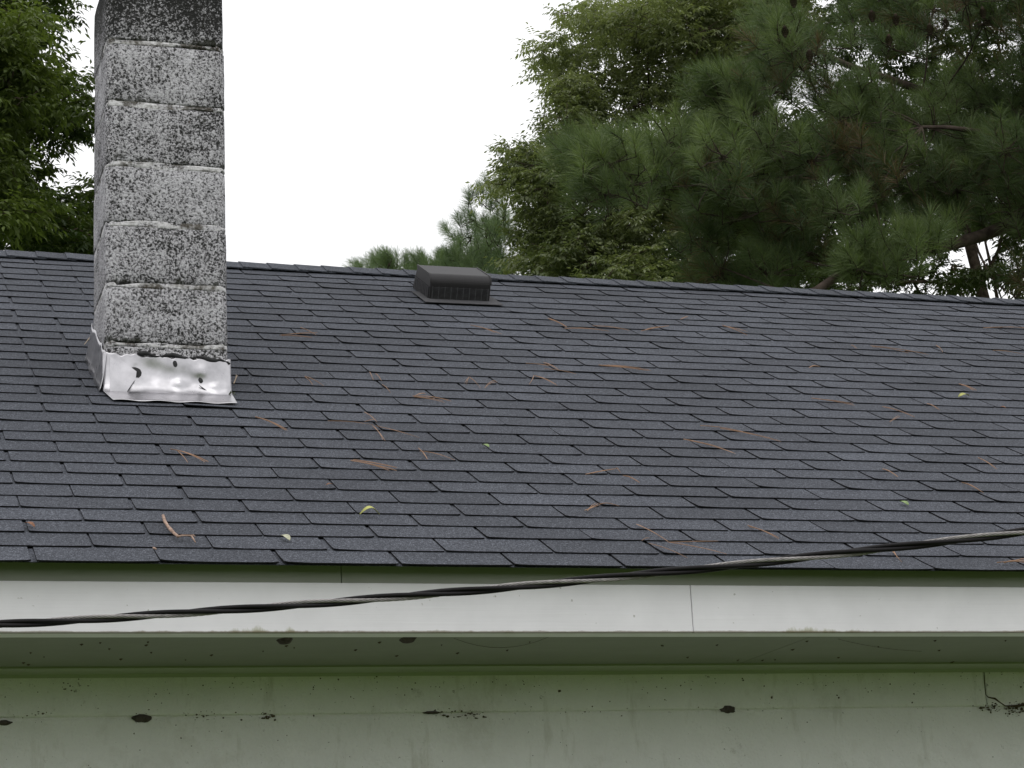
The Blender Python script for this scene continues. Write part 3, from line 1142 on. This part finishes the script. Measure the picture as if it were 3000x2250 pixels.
# twig
mb = MB()
tw = [(477, 1521), (482, 1537), (492, 1554), (498, 1561), (510, 1574), (521, 1583)]
tp = [surf(px, py)[2] + NV * 0.010 for px, py in tw]
mb.tube(tp, [0.0042, 0.0045, 0.0040, 0.0050, 0.0040, 0.0040], 7)
tw = [(521, 1583), (533, 1580), (548, 1580), (560, 1581), (566, 1590), (572, 1600)]
tp = [surf(px, py)[2] + NV * 0.010 for px, py in tw]
mb.tube(tp, [0.0038, 0.0024, 0.0022, 0.0030, 0.0022, 0.0012], 6)
tp = [surf(px, py)[2] + NV * 0.011 for px, py in ((560, 1581), (566, 1580), (571, 1584))]
mb.tube(tp, [0.0022, 0.0018, 0.001], 5)
tag(mb.build('fallen_twig', TWIG, smooth=True), 'bent bare twig lying on the shingles left of the curled leaf', 'twig')
mb = MB()
tp = [surf(px, py)[2] + NV * 0.008 for px, py in ((448, 1613), (453, 1616), (458, 1618))]
mb.tube(tp, [0.002, 0.003, 0.0015], 5)
tag(mb.build('twig_fragment', TWIG, smooth=True), 'tiny brown twig fragment in a shingle slot above the eave', 'twig')


def roof_leaf(px0, py0, px1, py1, wid, arch, mat, name, label):
    X0, u0, _ = surf(px0, py0)
    X1, u1, _ = surf(px1, py1)
    ax = np.array([X1 - X0, u1 - u0]); L = np.linalg.norm(ax)
    sd = np.array([-ax[1], ax[0]]) / L
    P = np.zeros((9, 5, 3))
    for i, t in enumerate(np.linspace(0, 1, 9)):
        wv = wid * math.sin(math.pi * (0.06 + 0.90 * t)) ** 0.8
        for j, s in enumerate((-1, -0.5, 0, 0.5, 1)):
            q = np.array([X0, u0]) + ax * t + sd * wv * s
            P[i, j] = roof(q[0], q[1], 0.013 + arch * math.sin(math.pi * t) + 0.25 * wid * abs(s) ** 1.5)
    o = MB().grid(P).build(name, mat, smooth=True)
    solidify(o, 0.0006, 0)
    tag(o, label, 'leaf')
    return o


YEL = plain('yellowed_leaf', (0.34, 0.34, 0.10), 0.6, 0.3, vary=0.35, scale=60)
PALE = plain('pale_dead_leaf', (0.42, 0.42, 0.30), 0.6, 0.3, vary=0.3, scale=80)
BRN = plain('brown_dead_leaf', (0.19, 0.09, 0.05), 0.7, 0.3, vary=0.35, scale=80)
GRN = plain('fresh_green_leaf', (0.18, 0.26, 0.09), 0.55, 0.35, vary=0.3, scale=60)
roof_leaf(1054, 1512, 1111, 1512, 0.011, 0.020, YEL, 'fallen_leaf', 'curled yellow green leaf arched on the lower shingles')
roof_leaf(824, 1574, 848, 1588, 0.010, 0.006, PALE, 'fallen_leaf', 'small pale dead leaf above the eave, right of the twig')
roof_leaf(2637, 1473, 2660, 1484, 0.010, 0.004, GRN, 'fallen_leaf', 'pale green leaf on the shingles above the right end of the cable')
roof_leaf(2808, 1166, 2838, 1163, 0.011, 0.010, YEL, 'fallen_leaf', 'olive curled leaf high on the right side of the roof')
roof_leaf(74, 1537, 101, 1549, 0.007, 0.006, BRN, 'fallen_leaf', 'brown shrivelled leaf at the left edge of the roof')
roof_leaf(1413, 1307, 1432, 1314, 0.009, 0.004, GRN, 'fallen_leaf', 'small green leaf fragment in a slot at the middle of the roof')
roof_leaf(955, 1425, 975, 1424, 0.004, 0.004, BRN, 'fallen_leaf', 'tiny tan leaf scrap in a slot above the curled yellow leaf')
roof_leaf(2930, 1196, 2946, 1199, 0.007, 0.004, BRN, 'fallen_leaf', 'dark brown leaf scrap near the right edge of the roof')

# mud nests on wall and soffit
NESTS = [(415, 2103, 'wall', 0.030, 0.013, 'dark mud nest on the wall joint at the left'), (2133, 2077, 'wall', 0.030, 0.013, 'dark mud nest on the wall joint right of the middle'),
         (12, 2117, 'wall', 0.024, 0.007, 'flat mud smear on the wall joint at the left edge'), (1264, 2087, 'wall', 0.030, 0.005, 'long thin mud strip in the wall joint near the middle'),
         (1196, 1871, 'soffit', 0.024, 0.045, 'round mud nest under the soffit near the middle'), (835, 1874, 'soffit', 0.022, 0.040, 'mud nest under the soffit left of the middle')]
for i, (px, py, where, rx, rz, lab) in enumerate(NESTS):
    mb = MB()
    if where == 'wall':
        blob(mb, onY(px, py, YW - 0.004), rx * 0.9, rz, 0.010, i, 20)
    else:
        c = onZ(px, py, ZFB + 0.006)
        n = 13
        rr = random.Random(i)
        V = [c - np.array([0, 0, 0.012])]
        for sc, dz in ((0.62, 0.009), (1.0, -0.001)):
            for k in range(n):
                a = 2 * math.pi * k / n
                f = rr.uniform(0.9, 1.08)
                V.append(c + np.array([rx * sc * f * math.cos(a), rz * sc * f * math.sin(a), -dz]))
        mb.add(V, [(0, 1 + (k + 1) % n, 1 + k) for k in range(n)] + [(1 + k, 1 + (k + 1) % n, 1 + n + (k + 1) % n, 1 + n + k) for k in range(n)])
    tag(mb.build('mud_nest', MUD, smooth=True), lab, 'mud nest', 'insect mud nests under the eave')


# ------------------------------------------------------------------ trees
def in_poly(p, poly):
    x, y = p
    c = False
    j = len(poly) - 1
    for i in range(len(poly)):
        xi, yi = poly[i]; xj, yj = poly[j]
        if (yi > y) != (yj > y) and x < (xj - xi) * (y - yi) / (yj - yi) + xi:
            c = not c
        j = i
    return c


def sample_poly(poly, holes, n, rg):
    xs_ = [p[0] for p in poly]; ys_ = [p[1] for p in poly]
    outp = []
    while len(outp) < n:
        p = (rg.uniform(min(xs_), max(xs_)), rg.uniform(min(ys_), max(ys_)))
        if in_poly(p, poly) and not any(in_poly(p, h) for h in holes):
            outp.append(p)
    return outp


def unit(v):
    return v / (np.linalg.norm(v, axis=-1, keepdims=True) + 1e-9)


def fast_mesh(name, V, F4, F3, tint, mat, parent, origin):
    """V (n,3); quads then triangles; tint per vertex"""
    me = bpy.data.meshes.new(name)
    V = np.asarray(V, np.float32) - np.asarray(origin, np.float32)
    nq, ntri = len(F4), len(F3)
    me.vertices.add(len(V))
    me.vertices.foreach_set('co', V.ravel())
    loops = np.concatenate([np.asarray(F4, np.int32).ravel(), np.asarray(F3, np.int32).ravel()])
    me.loops.add(len(loops))
    me.loops.foreach_set('vertex_index', loops)
    me.polygons.add(nq + ntri)
    st_ = np.concatenate([np.arange(nq) * 4, nq * 4 + np.arange(ntri) * 3]).astype(np.int32)
    me.polygons.foreach_set('loop_start', st_)
    me.update(calc_edges=True)
    me.validate()
    a = me.attributes.new('tint', 'FLOAT', 'POINT')
    a.data.foreach_set('value', np.asarray(tint, np.float32))
    me.materials.append(mat)
    o = bpy.data.objects.new(name, me)
    COL.objects.link(o)
    place(o, origin, parent)
    o['kind'] = 'stuff'
    return o


def leaf_cloud(sprays, tints, rg, nleaf=5, nleaflet=9, rachis=0.24, leaflet=0.075, width=0.30):
    """pinnate leaves drooping from each twig end"""
    n = len(sprays)
    O = np.repeat(np.asarray(sprays), nleaf, 0)
    T = np.repeat(np.asarray(tints), nleaf, 0)
    az = rg.uniform(0, 2 * np.pi, len(O))
    el = rg.uniform(-0.45, 0.75, len(O))
    D = np.stack([np.cos(az) * np.cos(el), np.sin(az) * np.cos(el), np.sin(el)], 1)
    L = rachis * rg.uniform(0.7, 1.25, len(O))
    side = unit(np.cross(D, np.array([0, 0, 1.0])))
    Vs, tin = [], []
    for k in range(nleaflet):
        t = 0.25 + 0.75 * (k // 2 + (0.5 if k == nleaflet - 1 else 0)) / (nleaflet / 2)
        sg = 1 if k % 2 else -1
        base = O + D * (L * t)[:, None]
        base[:, 2] -= 0.28 * L * t * t
        if k == nleaflet - 1:
            d = D.copy(); d[:, 2] -= 0.5
        else:
            d = D * 0.55 + side * sg * 0.75
            d[:, 2] -= rg.uniform(0.25, 0.85, len(O))
        d = unit(d + rg.normal(0, 0.14, d.shape))
        ll = leaflet * rg.uniform(0.75, 1.2, len(O))
        wv = unit(np.cross(d, np.array([0, 0, 1.0]) + rg.normal(0, 0.35, d.shape))) * (ll * width / 2)[:, None]
        nrm = unit(np.cross(wv, d))
        a = base
        m1 = base + d * (ll * 0.42)[:, None] + wv + nrm * (ll * 0.05)[:, None]
        m2 = base + d * (ll * 0.42)[:, None] - wv + nrm * (ll * 0.05)[:, None]
        tip = base + d * ll[:, None] - nrm * (ll * 0.10)[:, None]
        Vs.append(np.stack([a, m1, tip, m2], 1).reshape(-1, 3))
        tin.append(np.repeat(np.clip(T + rg.normal(0, 0.10, len(T)), 0, 1), 4))
    V = np.concatenate(Vs)
    ids = np.arange(len(V)).reshape(-1, 4)
    F3 = np.concatenate([ids[:, [0, 1, 2]], ids[:, [0, 2, 3]]])
    return V, F3, np.concatenate(tin)


def limb(mb, a, b, r0, r1, rg, wob=0.12, n=7, droop=0.0):
    a = np.asarray(a, float); b = np.asarray(b, float)
    L = np.linalg.norm(b - a)
    o1, o2 = rg.normal(0, wob * L * 0.5, 3), rg.normal(0, wob * L * 0.3, 3)
    pts = []
    for t in np.linspace(0, 1, n):
        p = a + (b - a) * t + o1 * math.sin(math.pi * t) + o2 * math.sin(2 * math.pi * t)
        p[2] += droop * L * math.sin(math.pi * t)
        pts.append(p)
    mb.tube(pts, list(np.linspace(r0, r1, n)), 6 if r0 > 0.02 else 4)
    return pts


def broadleaf(label, base, top, regions, mat, seed, rtrunk, group=None, leaflet=0.095, rachis=0.27):
    rg = np.random.default_rng(seed)
    rgp = random.Random(seed)
    tree = empty('broadleaf_tree', (base[0], base[1], 0))
    tag(tree, label, 'tree', group)
    wood = MB()
    top = np.asarray(top, float)
    tr = limb(wood, (base[0], base[1], -0.1), top, rtrunk, rtrunk * 0.45, rg, 0.03, 10)
    sprays, tints = [], []
    for (poly, holes, ncl, per, rad, Y0, Y1, tlo, thi) in regions:
        for (px, py) in sample_poly(poly, holes, ncl, rgp):
            c = onY(px, py, rgp.uniform(Y0, Y1))
            ti = rgp.uniform(tlo, thi)
            fork = tr[rgp.randrange(5, 10)]
            if rgp.random() < 0.09:
                pl = limb(wood, fork, c, 0.030, 0.008, rg, 0.10, 8)
            for _ in range(per):
                v = rg.normal(0, 1, 3); v /= np.linalg.norm(v)
                v *= rad * rg.uniform(0.25, 1.0) ** 0.6
                v[2] *= 0.65
                q = c + v
                qx, qy, _z = project(q)
                if any(in_poly((qx, qy), h) for h in holes):
                    continue
                sprays.append(q)
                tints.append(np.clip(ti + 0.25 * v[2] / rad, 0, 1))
                if rgp.random() < 0.45:
                    limb(wood, c, q, 0.008, 0.003, rg, 0.1, 4)
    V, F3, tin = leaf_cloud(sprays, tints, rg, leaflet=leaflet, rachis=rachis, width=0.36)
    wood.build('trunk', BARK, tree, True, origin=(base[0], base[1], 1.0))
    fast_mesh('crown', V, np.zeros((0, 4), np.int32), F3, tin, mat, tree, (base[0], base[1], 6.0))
    return tree


def tufts(C, A, tint, rg, per=95, length=0.20, wid=0.0034, brush=0.14):
    """needles round the last stretch of each shoot"""
    n = len(C)
    O = np.repeat(C, per, 0); Ax = np.repeat(A, per, 0); T = np.repeat(tint, per)
    s = rg.uniform(0, 1, len(O))
    L = np.repeat(length * rg.uniform(0.8, 1.15, n), per) * rg.uniform(0.75, 1.1, len(O))
    O = O - Ax * (brush * (1 - s))[:, None]
    r_ = rg.normal(0, 1, O.shape)
    perp = unit(r_ - Ax * (r_ * Ax).sum(1)[:, None])
    ang = np.radians(72 - 55 * s ** 1.5) * rg.uniform(0.7, 1.15, len(O))
    d = Ax * np.cos(ang)[:, None] + perp * np.sin(ang)[:, None]
    side = unit(np.cross(d, rg.normal(0, 1, d.shape))) * (wid / 2)
    mid = O + d * (L * 0.55)[:, None]
    mid[:, 2] -= 0.02 * L
    tip = O + d * L[:, None]
    tip[:, 2] -= 0.13 * L
    V = np.stack([O - side, O + side, mid + side * 0.9, mid - side * 0.9, tip], 1).reshape(-1, 3)
    ids = np.arange(len(V)).reshape(-1, 5)
    tv = np.repeat(np.clip(T + rg.normal(0, 0.08, len(T)), 0, 1), 5)
    return V, ids[:, [0, 1, 2, 3]], ids[:, [3, 2, 4]], tv


def pine(label, base, top, regions, mat, seed, rtrunk, length, extra_limbs=(), cones=(), plimb=0.28):
    rg = np.random.default_rng(seed)
    rgp = random.Random(seed)
    tree = empty('pine_tree', (base[0], base[1], 0))
    tag(tree, label, 'tree')
    wood = MB()
    tr = limb(wood, (base[0], base[1], -0.1), np.asarray(top, float), rtrunk, rtrunk * 0.3, rg, 0.02, 14)
    Cs, As, Ts = [], [], []
    allp = [np.asarray(a) + (np.asarray(b) - np.asarray(a)) * t for pts, _, _ in extra_limbs for a, b in zip(pts[:-1], pts[1:]) for t in (0, 0.25, 0.5, 0.75)]
    for pts, r0, r1 in extra_limbs:
        wood.tube([np.asarray(p, float) for p in pts], list(np.linspace(r0, r1, len(pts))), 9)
    for (poly, holes, ncl, per, rad, Y0, Y1, tlo, thi) in regions:
        for (px, py) in sample_poly(poly, holes, ncl, rgp):
            c = onY(px, py, rgp.uniform(Y0, Y1))
            # branch leaves the trunk a little lower and sweeps out
            zi = c[2] - rgp.uniform(0.2, 0.9)
            k = min(range(len(tr)), key=lambda q: abs(tr[q][2] - zi))
            f = tr[k]
            outd = unit(c - f)
            if rgp.random() < plimb:
                if allp:
                    f = min(allp, key=lambda q: np.linalg.norm(q - c))
                if not allp or np.linalg.norm(f - c) < 1.2:
                    limb(wood, f, c, 0.013, 0.007, rg, 0.07, 7, -0.04)
            ti = rgp.uniform(tlo, thi)
            for _ in range(per):
                v = rg.normal(0, 1, 3); v /= np.linalg.norm(v)
                v *= rad * rg.uniform(0.2, 1.0)
                v[2] = v[2] * 0.55 + 0.05
                q = c + v
                qx, qy, _z = project(q)
                if any(in_poly((qx, qy), h) for h in holes):
                    continue
                ax = unit(outd * 0.45 + v / rad * 0.55 + np.array([0, 0, 0.65]) + rg.normal(0, 0.18, 3))
                Cs.append(q); As.append(ax); Ts.append(np.clip(ti + rg.normal(0, 0.12), 0, 1))
                st0 = q - ax * length * 0.7
                limb(wood, c - v * 0.15 - np.array([0, 0, 0.05]), st0, 0.008, 0.005, rg, 0.08, 4)
                limb(wood, st0, q, 0.006, 0.004, rg, 0.02, 3)
    V, F4, F3, tv = tufts(np.array(Cs), np.array(As), np.array(Ts), rg, length=length)
    wood.build('trunk', PINEBARK, tree, True, origin=(base[0], base[1], 1.0))
    fast_mesh('crown', V, F4, F3, tv, mat, tree, (base[0], base[1], 6.0))
    for i, (px, py, Y) in enumerate(cones):
        c = onY(px, py, Y)
        mb = MB()
        for ring in range(7):
            t = ring / 6
            rr_ = 0.034 * math.sin(math.pi * (0.12 + 0.80 * t)) ** 0.8
            for k in range(7):
                a = 2 * math.pi * (k + 0.5 * (ring % 2)) / 7
                o_ = c + np.array([0, 0, -0.05 + 0.10 * t])
                e_ = np.array([math.cos(a), math.sin(a), 0])
                s_ = np.array([-math.sin(a), math.cos(a), 0]) * 0.011
                mb.add([o_ + e_ * rr_ * 0.4 - s_ * 0.6, o_ + e_ * rr_ * 0.4 + s_ * 0.6, o_ + e_ * rr_ + s_ + np.array([0, 0, 0.010]), o_ + e_ * rr_ - s_ + np.array([0, 0, 0.010]), o_ + e_ * rr_ * 0.5 + np.array([0, 0, 0.018])],
                       [(0, 1, 2, 3), (3, 2, 4)])
        mb.build('pine_cone', BARK, tree)
    return tree


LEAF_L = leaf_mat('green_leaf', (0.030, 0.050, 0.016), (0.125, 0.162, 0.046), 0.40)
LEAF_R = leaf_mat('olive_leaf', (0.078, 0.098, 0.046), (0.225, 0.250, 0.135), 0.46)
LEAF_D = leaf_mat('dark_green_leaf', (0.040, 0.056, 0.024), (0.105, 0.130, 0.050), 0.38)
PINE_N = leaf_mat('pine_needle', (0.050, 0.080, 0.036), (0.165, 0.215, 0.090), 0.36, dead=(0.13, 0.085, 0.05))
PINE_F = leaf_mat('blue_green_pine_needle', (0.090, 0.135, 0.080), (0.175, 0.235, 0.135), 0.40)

# left tree, behind the chimney
LH = [[(150, 560), (150, 470), (200, 430), (290, 375), (300, 520), (225, 545), (240, 620), (190, 560)],
      [(150, 70), (215, 60), (290, -40), (290, 90), (200, 110)], [(-20, 655), (50, 660), (50, 690), (-20, 695)]]
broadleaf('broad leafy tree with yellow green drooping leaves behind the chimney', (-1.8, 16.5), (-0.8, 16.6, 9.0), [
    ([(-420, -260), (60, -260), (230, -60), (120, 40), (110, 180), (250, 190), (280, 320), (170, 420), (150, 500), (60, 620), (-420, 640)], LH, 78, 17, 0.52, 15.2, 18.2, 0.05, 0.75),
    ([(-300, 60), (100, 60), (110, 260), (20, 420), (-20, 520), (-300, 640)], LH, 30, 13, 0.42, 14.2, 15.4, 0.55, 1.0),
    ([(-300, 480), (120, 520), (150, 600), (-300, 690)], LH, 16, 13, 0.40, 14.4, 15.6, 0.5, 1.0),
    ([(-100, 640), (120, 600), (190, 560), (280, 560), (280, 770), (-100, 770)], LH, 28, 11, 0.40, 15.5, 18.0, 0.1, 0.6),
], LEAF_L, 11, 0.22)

# right broadleaf tree standing behind the pine
RH = [[(1380, 640), (1470, 600), (1430, 800), (1380, 800)], [(1300, 290), (1480, 310), (1560, 325), (1530, 380), (1470, 400), (1400, 440), (1300, 440)]]
broadleaf('tall olive green broadleaf tree rising behind the pine, right of the roof vent', (9.4, 23.5), (9.2, 23.6, 9.5), [
    ([(1690, 170), (1720, 100), (1800, 40), (1920, -80), (2330, -120), (2360, 160), (2100, 360), (1900, 330), (1720, 270), (1650, 230)], RH, 88, 15, 0.68, 21.5, 25.0, 0.25, 0.95),
    ([(1560, 230), (1630, 50), (1750, -20), (2260, -40), (2300, 60), (2080, 90), (1700, 120), (1640, 260)], RH, 46, 6, 0.32, 21.5, 24.0, 0.4, 1.0),
    ([(1470, 540), (1460, 470), (1510, 430), (1580, 440), (1550, 590)], RH, 15, 4, 0.26, 21.0, 23.0, 0.4, 1.0),
    ([(1530, 520), (1545, 460), (1620, 430), (1900, 400), (2300, 420), (2300, 900), (1600, 900), (1530, 840), (1560, 700), (1600, 620), (1550, 570)], RH, 110, 22, 0.58, 20.5, 24.0, 0.05, 0.6),
    ([(1640, 640), (1900, 600), (2080, 760), (1980, 840), (1600, 850)], RH, 8, 9, 0.34, 19.8, 20.6, 0.6, 1.0),
    ([(1600, 250), (1660, 230), (1760, 280), (1760, 420), (1620, 420), (1640, 330)], RH, 20, 12, 0.36, 21.5, 23.5, 0.2, 0.9),
], LEAF_R, 23, 0.26, leaflet=0.088, rachis=0.30)

# far right broadleaf with sky showing through
FH = [[(2790, 730), (2850, 690), (2950, 665), (2930, 740), (2850, 780)], [(2850, 840), (2900, 810), (2970, 850), (2950, 890), (2870, 890)], [(2400, 660), (2450, 660), (2460, 710), (2400, 700)],
      [(2770, 365), (2830, 355), (2820, 390), (2770, 390)], [(2700, 420), (2740, 430), (2740, 540), (2710, 540)]]
broadleaf('darker broadleaf tree with sky showing through at the right edge', (16.4, 21.0), onY(2800, 560, 21.0), [
    ([(2280, 330), (3300, 300), (3300, 900), (2280, 880)], FH, 120, 14, 0.52, 19.5, 23.5, 0.0, 0.5),
    ([(2300, -150), (3300, -200), (3300, 350), (2400, 350)], [[(2330, -60), (2440, -60), (2440, 60), (2360, 60)]], 60, 18, 0.55, 20.5, 23.0, 0.1, 0.6),
], LEAF_D, 37, 0.17, leaflet=0.10)

# the big pine reaching in from the right
PH = [[(2345, -60), (2430, -60), (2430, 70), (2360, 60)], [(2585, 75), (2630, 75), (2630, 115), (2585, 115)], FH[0], FH[1], FH[2]]
YP = 12.0
limb_a = [onY(px, py, y) for px, py, y in ((2330, 905, 10.9), (2395, 850, 10.9), (2450, 812, 11.0), (2530, 775, 11.3), (2640, 745, 11.6), (2760, 725, 11.8), (2880, 690, 12.0), (3000, 640, 12.2), (3250, 560, 12.6))]
limb_b = [onY(px, py, 11.6) for px, py in ((2700, 372), (2780, 373), (2860, 385), (2940, 392), (3020, 386), (3250, 420))]
limb_c = [onY(px, py, 12.6) for px, py in ((2300, 85), (2350, 110), (2400, 150), (2480, 190), (2600, 230), (2800, 300), (3250, 380))]
limb_d = [onY(px, py, 12.4) for px, py in ((1760, 500), (1860, 503), (2000, 520), (2150, 545), (2350, 520), (2600, 470), (2900, 430), (3250, 420))]
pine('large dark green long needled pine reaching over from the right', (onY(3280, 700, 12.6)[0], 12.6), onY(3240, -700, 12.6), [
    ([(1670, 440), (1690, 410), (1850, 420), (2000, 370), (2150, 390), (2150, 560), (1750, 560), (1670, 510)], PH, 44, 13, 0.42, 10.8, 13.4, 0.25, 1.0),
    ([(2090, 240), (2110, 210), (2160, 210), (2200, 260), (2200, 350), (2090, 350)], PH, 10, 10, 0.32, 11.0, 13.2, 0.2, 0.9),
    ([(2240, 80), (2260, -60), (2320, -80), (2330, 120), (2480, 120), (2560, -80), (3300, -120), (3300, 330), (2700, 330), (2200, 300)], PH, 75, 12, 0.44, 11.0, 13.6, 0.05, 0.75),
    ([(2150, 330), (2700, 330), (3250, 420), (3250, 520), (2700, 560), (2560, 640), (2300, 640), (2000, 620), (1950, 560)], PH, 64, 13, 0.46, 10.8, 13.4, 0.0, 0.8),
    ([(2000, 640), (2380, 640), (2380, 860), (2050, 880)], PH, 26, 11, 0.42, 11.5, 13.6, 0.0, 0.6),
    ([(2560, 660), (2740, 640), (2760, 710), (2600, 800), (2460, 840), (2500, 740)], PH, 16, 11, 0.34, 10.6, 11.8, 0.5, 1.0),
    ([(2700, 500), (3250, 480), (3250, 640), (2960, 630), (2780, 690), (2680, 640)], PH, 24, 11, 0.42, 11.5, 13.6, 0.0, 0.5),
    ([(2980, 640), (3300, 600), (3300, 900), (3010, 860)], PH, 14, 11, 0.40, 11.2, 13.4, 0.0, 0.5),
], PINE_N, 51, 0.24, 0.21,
    extra_limbs=((limb_a, 0.034, 0.07), (limb_b, 0.016, 0.045), (limb_c, 0.012, 0.05), (limb_d, 0.010, 0.05)),
    cones=((2325, 8, 10.9), (2300, 95, 10.9), (2372, 165, 10.9), (2555, 50, 10.9), (2725, 88, 10.9), (2770, 72, 10.9), (2625, 60, 10.9), (2880, 40, 10.9), (2605, 120, 10.9)))

# the small far pine by the vent
pine('small bluish pine with feathery tips just above the ridge by the vent', (onY(1480, 900, 27)[0], 27.0), onY(1500, 800, 27), [
    ([(1350, 650), (1420, 610), (1480, 570), (1600, 620), (1640, 860), (1330, 860), (1320, 710)], [], 30, 9, 0.44, 25.5, 28.5, 0.2, 1.0),
    ([(1330, 700), (1480, 740), (1480, 850), (1230, 850), (1290, 770)], [], 14, 9, 0.40, 25.5, 28.0, 0.3, 1.0),
    ([(1045, 762), (1110, 752), (1180, 775), (1240, 745), (1300, 760), (1300, 830), (1045, 815)], [], 26, 5, 0.22, 25.5, 28.0, 0.3, 1.0),
    ([(1370, 560), (1420, 540), (1480, 560), (1440, 640), (1380, 620)], [], 5, 4, 0.25, 25.5, 27.0, 0.3, 1.0),
], PINE_F, 63, 0.08, 0.23, plimb=0.0)
